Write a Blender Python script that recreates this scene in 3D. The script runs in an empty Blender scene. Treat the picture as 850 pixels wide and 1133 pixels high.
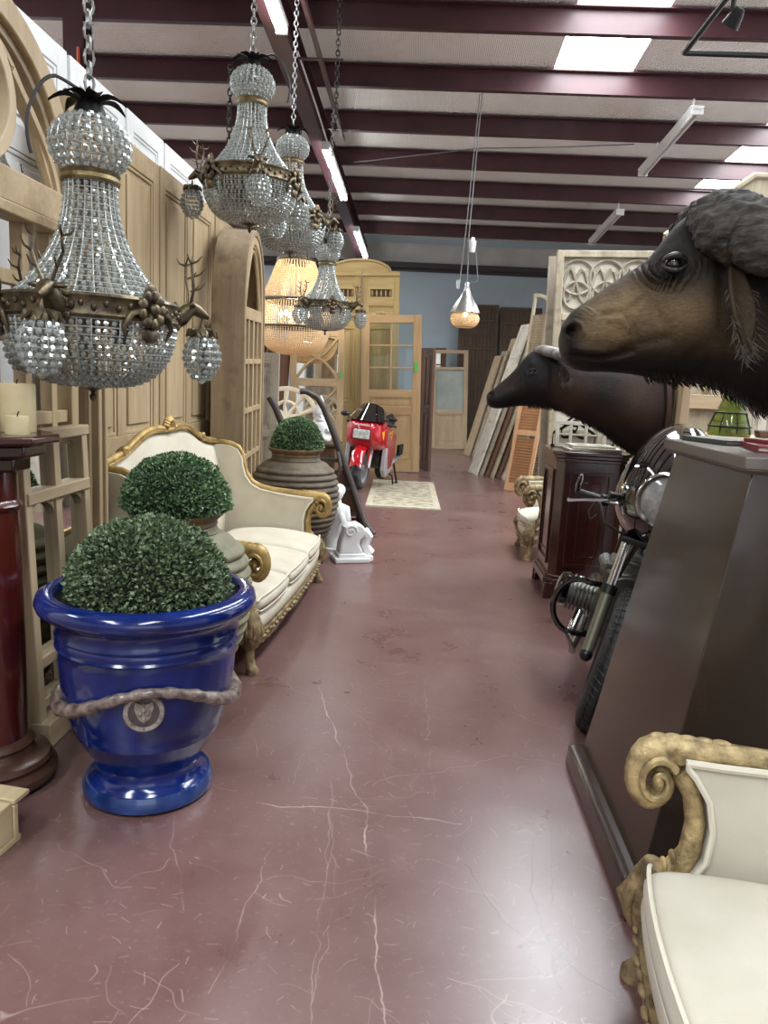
import bpy, bmesh, math, random
from mathutils import Vector, Matrix, Euler, noise
random.seed(7)
PI = math.pi
S = bpy.context.scene
COL = S.collection
cos, sin, rad = math.cos, math.sin, math.radians

# ------------------------------------------------------------------ camera
def lin(h):
    h = h.lstrip('#')
    r = []
    for i in (0, 2, 4):
        v = int(h[i:i+2], 16) / 255
        r.append(v/12.92 if v <= .04045 else ((v+.055)/1.055)**2.4)
    return (r[0], r[1], r[2], 1)

cd = bpy.data.cameras.new('camera'); cam = bpy.data.objects.new('camera', cd); COL.objects.link(cam)
cd.sensor_fit = 'VERTICAL'; cd.sensor_height = 24; cd.lens = 24*850/1133
cd.clip_start = .05; cd.clip_end = 100
R_, D_ = Vector((0.99720, 0.05446, 0.05120)), Vector((-0.04523, 0.98496, -0.16675))     # right and forward of the camera in the room
U_ = R_.cross(D_)
cam.matrix_world = Matrix(((R_.x, U_.x, -D_.x, 0), (R_.y, U_.y, -D_.y, 0), (R_.z, U_.z, -D_.z, 1.5), (0, 0, 0, 1)))
S.camera = cam
S.view_settings.view_transform = 'Standard'
S.view_settings.look = 'None'
S.view_settings.gamma = 1
S.view_settings.use_curve_mapping = False
S.view_settings.exposure = 0.0
S.cycles.max_bounces = 7
S.cycles.diffuse_bounces = 4
S.cycles.glossy_bounces = 4
S.cycles.transmission_bounces = 5
S.cycles.transparent_max_bounces = 10
S.cycles.sample_clamp_indirect = 6
S.cycles.caustics_reflective = False
S.cycles.caustics_refractive = False

# ------------------------------------------------------------------ world: daylight fill entering by unseen openings added behind the camera and at right
W_ = bpy.data.worlds.new('daylight'); S.world = W_; W_.use_nodes = True
W_.node_tree.nodes['Background'].inputs[0].default_value = (.86, .93, 1, 1)
W_.node_tree.nodes['Background'].inputs[1].default_value = 1.9
SKYLIGHT_FILL = 26.0
TUBE = 45.0

# ------------------------------------------------------------------ materials
MATS = {}
def newmat(name):
    m = bpy.data.materials.new(name); m.use_nodes = True
    nt = m.node_tree; b = nt.nodes['Principled BSDF']
    MATS[name] = m
    return m, nt, b
def nd(nt, typ, **kw):
    n = nt.nodes.new(typ)
    for k, v in kw.items():
        if k.startswith('i_'): n.inputs[int(k[2:])].default_value = v
        else: setattr(n, k, v)
    return n
def coords(nt, scale=(1, 1, 1), rot=(0, 0, 0)):
    t = nd(nt, 'ShaderNodeTexCoord'); mp = nd(nt, 'ShaderNodeMapping')
    mp.inputs['Scale'].default_value = scale; mp.inputs['Rotation'].default_value = rot
    nt.links.new(t.outputs['Object'], mp.inputs['Vector'])
    return mp.outputs[0]
def noise_n(nt, vec, scale, detail=4, rough=.55, dist=0):
    n = nd(nt, 'ShaderNodeTexNoise')
    n.inputs['Scale'].default_value = scale; n.inputs['Detail'].default_value = detail
    n.inputs['Roughness'].default_value = rough; n.inputs['Distortion'].default_value = dist
    nt.links.new(vec, n.inputs['Vector'])
    return n.outputs['Fac']
def ramp(nt, fac, stops):
    r = nd(nt, 'ShaderNodeValToRGB'); e = r.color_ramp.elements
    while len(e) > 1: e.remove(e[-1])
    for i, (p, c) in enumerate(stops):
        el = e[0] if i == 0 else e.new(p)
        el.position = p; el.color = c if len(c) == 4 else (*c, 1)
    nt.links.new(fac, r.inputs[0])
    return r.outputs[0]
def mixc(nt, fac, a, b, mode='MIX'):
    n = nd(nt, 'ShaderNodeMix', data_type='RGBA', blend_type=mode)
    for s, v in ((0, fac), (6, a), (7, b)):
        if hasattr(v, 'type') and not isinstance(v, (int, float, tuple)): nt.links.new(v, n.inputs[s])
        else: n.inputs[s].default_value = v
    return n.outputs[2]
def bump(nt, b, h, strength=.3, dist=.01):
    n = nd(nt, 'ShaderNodeBump'); n.inputs['Strength'].default_value = strength; n.inputs['Distance'].default_value = dist
    nt.links.new(h, n.inputs['Height']); nt.links.new(n.outputs[0], b.inputs['Normal'])
def mat(name, c, rough=.5, metal=0, c2=None, nscale=8, stretch=(1, 1, 1), bmp=0, bscale=None, spec=.5, coat=0, lo=.35, hi=.65, detail=4, r2=None):
    """plain or two-tone noisy surface"""
    m, nt, b = newmat(name)
    b.inputs['Roughness'].default_value = rough; b.inputs['Metallic'].default_value = metal
    b.inputs['Specular IOR Level'].default_value = spec; b.inputs['Coat Weight'].default_value = coat
    b.inputs['Coat Roughness'].default_value = .06
    c = lin(c) if isinstance(c, str) else c
    b.inputs['Base Color'].default_value = c
    if c2 is not None or bmp:
        v = coords(nt, stretch); f = noise_n(nt, v, nscale, detail)
        if c2 is not None:
            c2 = lin(c2) if isinstance(c2, str) else c2
            nt.links.new(ramp(nt, f, [(lo, c), (hi, c2)]), b.inputs['Base Color'])
        if r2 is not None:
            nt.links.new(ramp(nt, f, [(lo, (rough,)*3), (hi, (r2,)*3)]), b.inputs['Roughness'])
        if bmp:
            h = noise_n(nt, v, bscale or nscale*3, 5); bump(nt, b, h, bmp, .01)
    return m
def wood(name, c1, c2, axis='z', rough=.6, coat=0, scale=1., bmp=.15, dark=None):
    """grain runs along the named axis"""
    m, nt, b = newmat(name)
    k = {'x': (.7, 9, 9), 'y': (9, .7, 9), 'z': (9, 9, .7)}[axis]
    v = coords(nt, tuple(q*scale for q in k))
    f = noise_n(nt, v, 2.2, 7, .62, .6)
    f2 = noise_n(nt, coords(nt, tuple(q*.35*scale for q in k)), 2.0, 3, .5, .3)
    col = ramp(nt, f, [(.3, lin(c1)), (.7, lin(c2))])
    col = mixc(nt, .45, col, ramp(nt, f2, [(.35, lin(c1)), (.65, lin(c2))]))
    if dark:
        f3 = noise_n(nt, coords(nt, (2.3, 2.3, 2.3)), 2.6, 4, .6)
        col = mixc(nt, ramp(nt, f3, [(.52, (0, 0, 0)), (.75, (.8, .8, .8))]), col, lin(dark))
    nt.links.new(col, b.inputs['Base Color'])
    b.inputs['Roughness'].default_value = rough; b.inputs['Coat Weight'].default_value = coat; b.inputs['Coat Roughness'].default_value = .12
    if bmp: bump(nt, b, f, bmp, .006)
    return m
def emis(name, c, strength):
    m, nt, b = newmat(name)
    b.inputs['Base Color'].default_value = c; b.inputs['Emission Color'].default_value = c; b.inputs['Emission Strength'].default_value = strength
    return m

# ------------------------------------------------------------------ mesh collector
class MB:
    def __init__(s): s.v = []; s.f = []
    def add(s, vs, fs, M=None):
        n = len(s.v)
        s.v += [tuple(M @ Vector(p)) if M else tuple(p) for p in vs]
        s.f += [tuple(i+n for i in f) for f in fs]
        return s
    def box(s, c, d, rot=None, taper=1):
        x, y, z = d[0]/2, d[1]/2, d[2]/2; t = taper
        vs = [(-x, -y, -z), (x, -y, -z), (x, y, -z), (-x, y, -z), (-x*t, -y*t, z), (x*t, -y*t, z), (x*t, y*t, z), (-x*t, y*t, z)]
        M = Matrix.Translation(c)
        if rot: M = M @ Euler(rot).to_matrix().to_4x4()
        return s.add(vs, [(3, 2, 1, 0), (4, 5, 6, 7), (0, 1, 5, 4), (1, 2, 6, 5), (2, 3, 7, 6), (3, 0, 4, 7)], M)
    def bar(s, a, b, w, h=None, up=(0, 0, 1)):
        a, b = Vector(a), Vector(b); h = h or w
        z = (b-a); L = z.length; z.normalize(); u = Vector(up)
        if abs(z.dot(u)) > .98: u = Vector((1, 0, 0))
        x = u.cross(z).normalized(); y = z.cross(x)
        M = Matrix(((x.x, y.x, z.x, a.x), (x.y, y.y, z.y, a.y), (x.z, y.z, z.z, a.z), (0, 0, 0, 1)))
        vs = [(-w/2, -h/2, 0), (w/2, -h/2, 0), (w/2, h/2, 0), (-w/2, h/2, 0), (-w/2, -h/2, L), (w/2, -h/2, L), (w/2, h/2, L), (-w/2, h/2, L)]
        return s.add(vs, [(3, 2, 1, 0), (4, 5, 6, 7), (0, 1, 5, 4), (1, 2, 6, 5), (2, 3, 7, 6), (3, 0, 4, 7)], M)
    def tube(s, pts, r, n=8, closed=False, flat=1., up=(0, 0, 1), caps=True):
        P = [Vector(p) for p in pts]; m = len(P)
        R = list(r) if hasattr(r, '__len__') else [r]*m
        vs = []; pu = None
        for i in range(m):
            a = P[(i-1) % m] if closed or i > 0 else P[i]; b = P[(i+1) % m] if closed or i < m-1 else P[i]
            t = (b-a); t = t.normalized() if t.length > 1e-9 else Vector((0, 0, 1))
            if pu is None:
                u = Vector(up)
                if abs(t.dot(u)) > .95: u = Vector((1, 0, 0)) if abs(t.x) < .9 else Vector((0, 1, 0))
            else: u = pu
            u = (u - t*u.dot(t))
            u = u.normalized() if u.length > 1e-6 else Vector((1, 0, 0))
            pu = u; w = t.cross(u)
            for k in range(n):
                a_ = 2*PI*k/n
                vs.append(P[i] + u*(cos(a_)*R[i]*flat) + w*(sin(a_)*R[i]))
        fs = []
        for i in range(m if closed else m-1):
            j = (i+1) % m
            for k in range(n):
                k2 = (k+1) % n
                fs.append((i*n+k, i*n+k2, j*n+k2, j*n+k))
        if not closed and caps:
            fs.append(tuple(range(n-1, -1, -1))); fs.append(tuple((m-1)*n+k for k in range(n)))
        return s.add(vs, fs)
    def lathe(s, prof, n=32, c=(0, 0, 0), M=None, a0=0, a1=2*PI):
        full = abs(a1-a0-2*PI) < 1e-6; m = n if full else n+1
        vs = []; fs = []
        for r, z in prof:
            for k in range(m):
                a = a0+(a1-a0)*k/n
                vs.append((c[0]+r*cos(a), c[1]+r*sin(a), c[2]+z))
        for i in range(len(prof)-1):
            for k in range(n):
                k2 = (k+1) % m
                fs.append((i*m+k, i*m+k2, (i+1)*m+k2, (i+1)*m+k))
        if full:
            if prof[0][0] > 1e-4: fs.append(tuple(range(m-1, -1, -1)))
            if prof[-1][0] > 1e-4: fs.append(tuple((len(prof)-1)*m+k for k in range(m)))
        return s.add(vs, fs, M)
    @staticmethod
    def ax(axis, p, d):
        return {'x': (d, p[0], p[1]), 'y': (p[0], d, p[1]), 'z': (p[0], p[1], d)}[axis]
    def prism(s, poly, axis, d0, d1, M=None):
        n = len(poly)
        vs = [s.ax(axis, p, d0) for p in poly]+[s.ax(axis, p, d1) for p in poly]
        fs = [tuple(range(n-1, -1, -1)), tuple(range(n, 2*n))]+[(i, (i+1) % n, n+(i+1) % n, n+i) for i in range(n)]
        return s.add(vs, fs, M)
    def ring(s, outer, inner, axis, d0, d1, closed=True, M=None):
        n = len(outer)
        vs = [s.ax(axis, p, d) for d in (d0, d1) for q in (outer, inner) for p in q]
        O0, I0, O1, I1 = 0, n, 2*n, 3*n; fs = []
        for i in range(n if closed else n-1):
            j = (i+1) % n
            fs += [(O0+i, I0+i, I0+j, O0+j), (O1+i, O1+j, I1+j, I1+i), (O0+i, O0+j, O1+j, O1+i), (I0+i, I1+i, I1+j, I0+j)]
        if not closed: fs += [(O0, O1, I1, I0), (O0+n-1, I0+n-1, I1+n-1, O1+n-1)]
        return s.add(vs, fs, M)
    def ball(s, c, r, n=16, m=10, M=None):
        r = r if hasattr(r, '__len__') else (r, r, r)
        vs = [(c[0], c[1], c[2]-r[2])]; fs = []
        for i in range(1, m):
            a = -PI/2+PI*i/m
            for k in range(n):
                b = 2*PI*k/n
                vs.append((c[0]+r[0]*cos(a)*cos(b), c[1]+r[1]*cos(a)*sin(b), c[2]+r[2]*sin(a)))
        vs.append((c[0], c[1], c[2]+r[2])); T = len(vs)-1
        for k in range(n): fs.append((0, 1+(k+1) % n, 1+k))
        for i in range(m-2):
            for k in range(n):
                a = 1+i*n
                fs.append((a+k, a+(k+1) % n, a+n+(k+1) % n, a+n+k))
        for k in range(n): fs.append((T, 1+(m-2)*n+k, 1+(m-2)*n+(k+1) % n))
        return s.add(vs, fs, M)
    def torus(s, c, R, r, n=32, m=8, M=None, axis='z'):
        pts = []
        for k in range(n):
            a = 2*PI*k/n; p = MB.ax(axis, (R*cos(a), R*sin(a)), 0)
            pts.append(Vector(p)+Vector(c))
        if M: pts = [M @ p for p in pts]
        return s.tube(pts, r, m, closed=True, up=MB.ax(axis, (0, 0), 1))
    def surf(s, fn, nu, nv, cu=False, cv=False, M=None):
        U = nu if cu else nu+1; V = nv if cv else nv+1
        vs = [fn(i/nu, j/nv) for i in range(U) for j in range(V)]; fs = []
        for i in range(nu):
            for j in range(nv):
                a, b = i, (i+1) % U; c, d = j, (j+1) % V
                fs.append((a*V+c, b*V+c, b*V+d, a*V+d))
        return s.add(vs, fs, M)
    def xf(s, M):
        s.v = [tuple(M @ Vector(p)) for p in s.v]; return s
    def build(s, name, m, parent=None, smooth=35, bevel=0, sub=0, seg=2):
        me = bpy.data.meshes.new(name); me.from_pydata(s.v, [], s.f); me.update()
        bm = bmesh.new(); bm.from_mesh(me); bmesh.ops.recalc_face_normals(bm, faces=bm.faces); bm.to_mesh(me); bm.free()
        if smooth:
            me.shade_smooth()
            if smooth < 180: me.set_sharp_from_angle(angle=rad(smooth))
        me.materials.append(MATS[m] if isinstance(m, str) else m)
        o = bpy.data.objects.new(name, me); COL.objects.link(o)
        if parent: o.parent = parent
        if bevel:
            b = o.modifiers.new('bevel', 'BEVEL'); b.width = bevel; b.segments = seg; b.limit_method = 'ANGLE'; b.angle_limit = rad(40)
        if sub:
            q = o.modifiers.new('sub', 'SUBSURF'); q.levels = sub; q.render_levels = sub
        return o

def thing(name, label, cat, loc=(0, 0, 0), rz=0, group=None, rot=None):
    o = bpy.data.objects.new(name, None); COL.objects.link(o); o.empty_display_size = .1
    o.location = loc; o.rotation_euler = rot if rot else (0, 0, rz)
    o['label'] = label; o['category'] = cat
    if group: o['group'] = group
    return o
def tag(o, label, cat, group=None):
    o['label'] = label; o['category'] = cat
    if group: o['group'] = group
    return o
def struct(o):
    o['kind'] = 'structure'; return o
def dup(o, parent=None):
    c = o.copy(); COL.objects.link(c)
    if parent: c.parent = parent
    for ch in list(o.children): dup(ch, c)
    return c
def again(o, label, loc, rz=0, rot=None, group=None, scale=None):
    c = dup(o); c['label'] = label; c.location = loc; c.rotation_euler = rot if rot else (0, 0, rz)
    if group: c['group'] = group
    if scale: c.scale = (scale,)*3 if not hasattr(scale, '__len__') else scale
    return c

# ------------------------------------------------------------------ material list
def build_materials():
    # floor: red stained concrete, polished, worn, cracked and scratched
    m, nt, b = newmat('floor')
    v = coords(nt)
    n1 = noise_n(nt, v, 1.3, 6, .62, .4); n2 = noise_n(nt, v, 4, 5, .55, .2); n3 = noise_n(nt, coords(nt, (1, 1.6, 1)), 34, 6, .7)
    col = ramp(nt, n1, [(.3, lin('#5e413d')), (.55, lin('#6c524e')), (.75, lin('#7b6762'))])
    col = mixc(nt, .22, col, ramp(nt, n2, [(.3, lin('#694340')), (.7, lin('#8b6a65'))]))
    # pale scuffs
    col = mixc(nt, ramp(nt, n3, [(.58, (0, 0, 0)), (.74, (.45, .45, .45))]), col, lin('#a58f88'))
    # fine straight scratches: one short line at a random angle in each voronoi cell, three sizes
    nz = nd(nt, 'ShaderNodeTexNoise'); nz.inputs['Scale'].default_value = 4; nz.inputs['Detail'].default_value = 2; nt.links.new(v, nz.inputs['Vector'])
    def M_(op, a, b=None, c=None):
        n = nd(nt, 'ShaderNodeMath', operation=op)
        for k, q in enumerate((a, b, c)):
            if q is None: continue
            if isinstance(q, (int, float)): n.inputs[k].default_value = q
            else: nt.links.new(q, n.inputs[k])
        return n.outputs[0]
    for k, off, ln_, wd, amt in ((1.3, 0, .75, .0028, .45), (1.9, 5.3, .7, .0038, .4), (2.6, 2.7, .7, .0045, .34), (4.3, 9.1, .6, .007, .32), (6.5, 3.3, .5, .010, .28), (13, 1.7, .25, .03, .4)):
        mp = nd(nt, 'ShaderNodeMapping'); mp.inputs['Scale'].default_value = (k, k, 0); mp.inputs['Location'].default_value = (off, off*.7, 0); nt.links.new(v, mp.inputs['Vector'])
        wb = nd(nt, 'ShaderNodeVectorMath', operation='MULTIPLY_ADD'); nt.links.new(nz.outputs['Color'], wb.inputs[0]); wb.inputs[1].default_value = (.2*k, .2*k, 0); nt.links.new(mp.outputs[0], wb.inputs[2])
        vo = nd(nt, 'ShaderNodeTexVoronoi', voronoi_dimensions='2D'); vo.inputs['Scale'].default_value = 1; nt.links.new(wb.outputs[0], vo.inputs['Vector'])
        df = nd(nt, 'ShaderNodeVectorMath', operation='SUBTRACT'); nt.links.new(wb.outputs[0], df.inputs[0]); nt.links.new(vo.outputs['Position'], df.inputs[1])
        sp = nd(nt, 'ShaderNodeSeparateColor'); nt.links.new(vo.outputs['Color'], sp.inputs[0])
        vr = nd(nt, 'ShaderNodeVectorRotate', rotation_type='Z_AXIS'); nt.links.new(df.outputs[0], vr.inputs['Vector']); nt.links.new(M_('MULTIPLY', sp.outputs[0], 6.2832), vr.inputs['Angle'])
        xy = nd(nt, 'ShaderNodeSeparateXYZ'); nt.links.new(vr.outputs[0], xy.inputs[0])
        wline = M_('SUBTRACT', 1.0, M_('DIVIDE', M_('ABSOLUTE', xy.outputs[1]), wd))
        lline = M_('GREATER_THAN', M_('MULTIPLY', sp.outputs[1], ln_), M_('ABSOLUTE', xy.outputs[0]))
        cl = nd(nt, 'ShaderNodeClamp'); nt.links.new(M_('MULTIPLY', M_('MULTIPLY', wline, lline), M_('MULTIPLY', M_('GREATER_THAN', sp.outputs[2], .45), amt)), cl.inputs[0])
        col = mixc(nt, cl.outputs[0], col, lin('#c3aca4'))
    # long cracks, each a chain of segments wobbled by noise
    nv = nd(nt, 'ShaderNodeTexNoise'); nv.inputs['Scale'].default_value = 7; nv.inputs['Detail'].default_value = 5
    nt.links.new(v, nv.inputs['Vector'])
    sb = nd(nt, 'ShaderNodeVectorMath', operation='SUBTRACT'); nt.links.new(nv.outputs['Color'], sb.inputs[0]); sb.inputs[1].default_value = (.5, .5, .5)
    scl = nd(nt, 'ShaderNodeVectorMath', operation='MULTIPLY'); nt.links.new(sb.outputs[0], scl.inputs[0]); scl.inputs[1].default_value = (.07, .07, 0)
    ad = nd(nt, 'ShaderNodeVectorMath', operation='ADD'); nt.links.new(v, ad.inputs[0]); nt.links.new(scl.outputs[0], ad.inputs[1])
    fl = nd(nt, 'ShaderNodeVectorMath', operation='MULTIPLY'); nt.links.new(ad.outputs[0], fl.inputs[0]); fl.inputs[1].default_value = (1, 1, 0)
    P = fl.outputs[0]
    def seg(a, bb, w):
        ab = Vector((bb[0]-a[0], bb[1]-a[1], 0)); L2 = ab.length_squared
        s1 = nd(nt, 'ShaderNodeVectorMath', operation='SUBTRACT'); nt.links.new(P, s1.inputs[0]); s1.inputs[1].default_value = (a[0], a[1], 0)
        dt = nd(nt, 'ShaderNodeVectorMath', operation='DOT_PRODUCT'); nt.links.new(s1.outputs[0], dt.inputs[0]); dt.inputs[1].default_value = ab/L2
        cl = nd(nt, 'ShaderNodeClamp'); nt.links.new(dt.outputs['Value'], cl.inputs[0])
        sc = nd(nt, 'ShaderNodeVectorMath', operation='SCALE'); sc.inputs[0].default_value = ab; nt.links.new(cl.outputs[0], sc.inputs['Scale'])
        s2 = nd(nt, 'ShaderNodeVectorMath', operation='SUBTRACT'); nt.links.new(s1.outputs[0], s2.inputs[0]); nt.links.new(sc.outputs[0], s2.inputs[1])
        ln = nd(nt, 'ShaderNodeVectorMath', operation='LENGTH'); nt.links.new(s2.outputs[0], ln.inputs[0])
        dv = nd(nt, 'ShaderNodeMath', operation='DIVIDE', i_1=w); nt.links.new(ln.outputs['Value'], dv.inputs[0])
        return dv.outputs[0]
    cracks = [([(-.45, 3.6), (-.279, 3.019), (-.131, 2.516), (-.07, 2.057), (-.012, 1.596), (0, 1.3)], .0035, 1), ([(-.512, 2.5), (-.333, 2.499), (-.131, 2.51), (.021, 2.479), (.211, 2.477)], .004, 1),
              ([(.238, 2.159), (.401, 1.857)], .002, .5), ([(-.796, 2.422), (-.6, 1.91)], .003, .5),
              ([(-.414, 2.26), (-.435, 1.64)], .0025, .6), ([(-.254, 2.59), (-.18, 1.577)], .0025, .6), ([(.08, 3.79), (.117, 2.64)], .002, .5), ([(-.279, 2.7), (-.172, 2.0), (-.185, 1.6)], .002, .6)]
    for strong, amt in ((1, .8), (0, .4)):
        allm = None
        for pts, w, st_ in cracks:
            if (st_ == 1) != bool(strong): continue
            for i in range(len(pts)-1):
                d = seg(pts[i], pts[i+1], w*.95)
                if allm is None: allm = d
                else:
                    mn = nd(nt, 'ShaderNodeMath', operation='MINIMUM'); nt.links.new(allm, mn.inputs[0]); nt.links.new(d, mn.inputs[1]); allm = mn.outputs[0]
        ck = ramp(nt, allm, [(.3, (amt,)*3), (1, (0, 0, 0))])
        ckm = mixc(nt, 1.0, ck, ramp(nt, n2, [(.38, (.1,)*3), (.58, (1,)*3)]), 'MULTIPLY')
        col = mixc(nt, ckm, col, lin('#b7a199'))
    dk = None
    for pts, w in (([(.448, 2.376), (.41, 2.138), (.422, 1.963), (.436, 1.759)], .0035), ([(.205, 2.24), (.31, 1.99), (.46, 1.86), (.573, 1.754)], .0025), ([(.535, 2.48), (.45, 2.08)], .002)):
        for i in range(len(pts)-1):
            d = seg(pts[i], pts[i+1], w)
            dk = d if dk is None else M_('MINIMUM', dk, d)
    col = mixc(nt, ramp(nt, dk, [(.3, (.75,)*3), (1, (0, 0, 0))]), col, lin('#3f2f2d'))
    nt.links.new(col, b.inputs['Base Color'])
    rg = ramp(nt, n2, [(.3, (.25,)*3), (.7, (.33,)*3)])
    nt.links.new(mixc(nt, ramp(nt, n1, [(.35, (0, 0, 0)), (.7, (1, 1, 1))]), rg, (.3, .3, .3, 1)), b.inputs['Roughness'])
    b.inputs['Specular IOR Level'].default_value = .8
    bump(nt, b, n3, .06, .004)
    # ceiling: white ribbed insulation facing
    m, nt, b = newmat('ceiling')
    v = coords(nt); wv = nd(nt, 'ShaderNodeTexWave'); wv.bands_direction = 'X'; wv.inputs['Scale'].default_value = 14; wv.inputs['Distortion'].default_value = .6
    nt.links.new(v, wv.inputs['Vector'])
    n1 = noise_n(nt, v, 1.2, 5)
    col = mixc(nt, .5, ramp(nt, wv.outputs['Fac'], [(0, lin('#dcdad6')), (1, lin('#efeeea'))]), ramp(nt, n1, [(.3, lin('#d9d5cb')), (.7, lin('#efeeec'))]))
    nt.links.new(col, b.inputs['Base Color']); b.inputs['Roughness'].default_value = .8
    bump(nt, b, wv.outputs['Fac'], .5, .02)
    mat('purlin', '#3a1c20', .45, c2='#46252a', nscale=3)
    mat('wall_blue', '#a3b4bd', .7, c2='#99a6ac', nscale=.7)
    mat('wall_grey', '#a3a29e', .8, c2='#b3b1ac', nscale=2)
    mat('wall_white', '#d3d2ce', .8, c2='#dddcd8', nscale=2)
    mat('girt', '#2c2526', .5)
    mat('galv', '#9a9a98', .4, .7)
    wood('pine', '#917c5c', '#b9a280', 'z'); wood('pine_y', '#917c5c', '#b9a280', 'y'); wood('pine_x', '#917c5c', '#b9a280', 'x')
    wood('pine_pale', '#a08b6d', '#c4af8f', 'z'); wood('pine_pale_x', '#a08b6d', '#c4af8f', 'x'); wood('pine_pale_y', '#a08b6d', '#c4af8f', 'y')
    wood('pine_old', '#77654e', '#9f8a6c', 'z', dark='#57432f'); wood('pine_old_y', '#6e5640', '#94795a', 'y', dark='#57432f')
    wood('pine_yellow', '#9b8455', '#bfa873', 'z'); wood('pine_yellow_x', '#9b8455', '#bfa873', 'x')
    wood('honey', '#92744f', '#b69a70', 'z'); wood('honey_x', '#92744f', '#b69a70', 'x')
    wood('grey_wood', '#7d7365', '#a49a89', 'z', dark='#5e5548'); wood('grey_wood_x', '#7d7365', '#a49a89', 'x')
    wood('weathered', '#8f8470', '#bdb198', 'z', dark='#6d614f'); wood('weathered_white', '#b9b3a3', '#d8d3c5', 'z', dark='#857a68')
    wood('dark_door', '#3c2d20', '#5a4531', 'z', dark='#2a1f16'); wood('dark_door_x', '#3c2d20', '#5a4531', 'x')
    wood('brown_wood', '#4a3121', '#6b4a34', 'z'); wood('orange_wood', '#a97f58', '#c79d73', 'z')
    wood('mahogany', '#2a0f0c', '#45201a', 'z', .22, .5, bmp=.03); wood('mahogany_x', '#2a0f0c', '#45201a', 'x', .22, .5, bmp=.03)
    wood('ebony', '#241a14', '#38291f', 'z', .26, .35, .7, bmp=.03); wood('ebony_top', '#5a524b', '#6f665e', 'y', .4, .2, bmp=.04)
    wood('column_wood', '#33100d', '#521d18', 'z', .2, .5, bmp=.02); wood('column_base', '#3d2720', '#5a4034', 'x', .3, .3)
    wood('antique_iron_wood', '#2b2320', '#463a34', 'z', .5)
    wood('crate', '#b9a57e', '#d6c49d', 'y')
    mat('white_paint', '#d9d9d8', .5, c2='#e4e4e4', nscale=3)
    mat('cream_fabric', '#c4bead', .9, c2='#cec8b9', nscale=5, bmp=.12, bscale=240)
    mat('cream_fabric_warm', '#c3baa6', .9, c2='#cfc7b5', nscale=5, bmp=.12, bscale=240)
    mat('piping', '#ddd6c4', .9)
    mat('gilt', '#8d7444', .45, .55, c2='#c0a268', nscale=14, bmp=.25, bscale=40, r2=.6)
    mat('gilt_worn', '#5d4d38', .55, .3, c2='#aa946c', nscale=24, bmp=.5, bscale=40)
    mat('gilt_pale', '#7d6b4a', .5, .4, c2='#cbb484', nscale=22, bmp=.5, bscale=60)
    mat('blue_glaze', '#081a52', .14, c2='#0f2a74', nscale=5, coat=.3, bmp=.05, bscale=14)
    mat('blue_glaze_dark', '#12295c', .16, c2='#24427f', nscale=9, coat=.6)
    mat('garland', '#4c3c38', .35, c2='#8f8076', nscale=30, coat=.4, bmp=.6, bscale=40)
    mat('garland_light', '#6e625c', .35, c2='#a2968d', nscale=40, coat=.4); mat('garland_dark', '#2f2626', .35, c2='#4c403d', nscale=20, coat=.4)
    mat('jar_clay', '#67644f', .75, c2='#827d66', nscale=7, bmp=.3, bscale=30)
    mat('jar_clay_dark', '#4f4538', .75, c2='#6e6252', nscale=8, bmp=.3, bscale=30)
    mat('jar_rim', '#5a4c3c', .7, c2='#8a6a48', nscale=9)
    mat('leaf', '#1c3a1e', .42, c2='#88a877', nscale=70, lo=.3, hi=.72, detail=1)
    mat('leaf_deep', '#15270f', .42, c2='#8ea37a', nscale=70, lo=.3, hi=.75, detail=1)
    mat('leaf_core', '#101d10', .9)
    mat('soil', '#15110d', .9)
    m, nt, b = newmat('crystal'); b.inputs['Base Color'].default_value = lin('#b9c0bc'); b.inputs['Roughness'].default_value = .05; b.inputs['Metallic'].default_value = .25
    b.inputs['Specular IOR Level'].default_value = .9
    tr = nd(nt, 'ShaderNodeBsdfTransparent'); mx = nd(nt, 'ShaderNodeMixShader', i_0=.38)
    nt.links.new(b.outputs[0], mx.inputs[1]); nt.links.new(tr.outputs[0], mx.inputs[2]); nt.links.new(mx.outputs[0], nt.nodes['Material Output'].inputs[0])
    mat('silver_wire', '#c4c6c0', .35, .5)
    mat('bronze', '#4a4136', .4, .8, c2='#75684f', nscale=20, bmp=.3, bscale=30)
    mat('bronze_gold', '#5d5138', .45, .7, c2='#86764f', nscale=20, bmp=.3)
    mat('dark_iron', '#1c1a19', .5, .6)
    m, nt, b = newmat('warm_beads'); b.inputs['Base Color'].default_value = lin('#fff6e4'); b.inputs['Roughness'].default_value = .4
    b.inputs['Subsurface Weight'].default_value = 0
    tr = nd(nt, 'ShaderNodeBsdfTranslucent'); tr.inputs[0].default_value = lin('#fbe8c4'); mx = nd(nt, 'ShaderNodeMixShader', i_0=.6)
    nt.links.new(b.outputs[0], mx.inputs[1]); nt.links.new(tr.outputs[0], mx.inputs[2]); nt.links.new(mx.outputs[0], nt.nodes['Material Output'].inputs[0])
    emis('bulb', (1, .78, .45, 1), 30)
    mat('candle', '#b7a67d', .5, c2='#cbbd98', nscale=6)
    mat('wick', '#1a1512', .9)
    mat('plaster', '#dcdcdb', .6, c2='#e9e9e8', nscale=6)
    mat('cream_lacquer', '#c6b79c', .5, c2='#d6cab2', nscale=4)
    mat('rubber', '#131313', .6, c2='#232323', nscale=20)
    mat('tyre_grey', '#2a2b2d', .5, c2='#6a6c70', nscale=9)
    mat('black_gloss', '#050505', .06, coat=1); mat('black_satin', '#0d0d0e', .35)
    mat('engine', '#4a4944', .4, .7, c2='#6f6e68', nscale=14); mat('fork_grey', '#7a7868', .4, .6); mat('chrome', '#d8d8d8', .12, 1)
    mat('red_paint', '#b3101f', .12, coat=.9); mat('red_plain', '#8a1420', .4)
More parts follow.
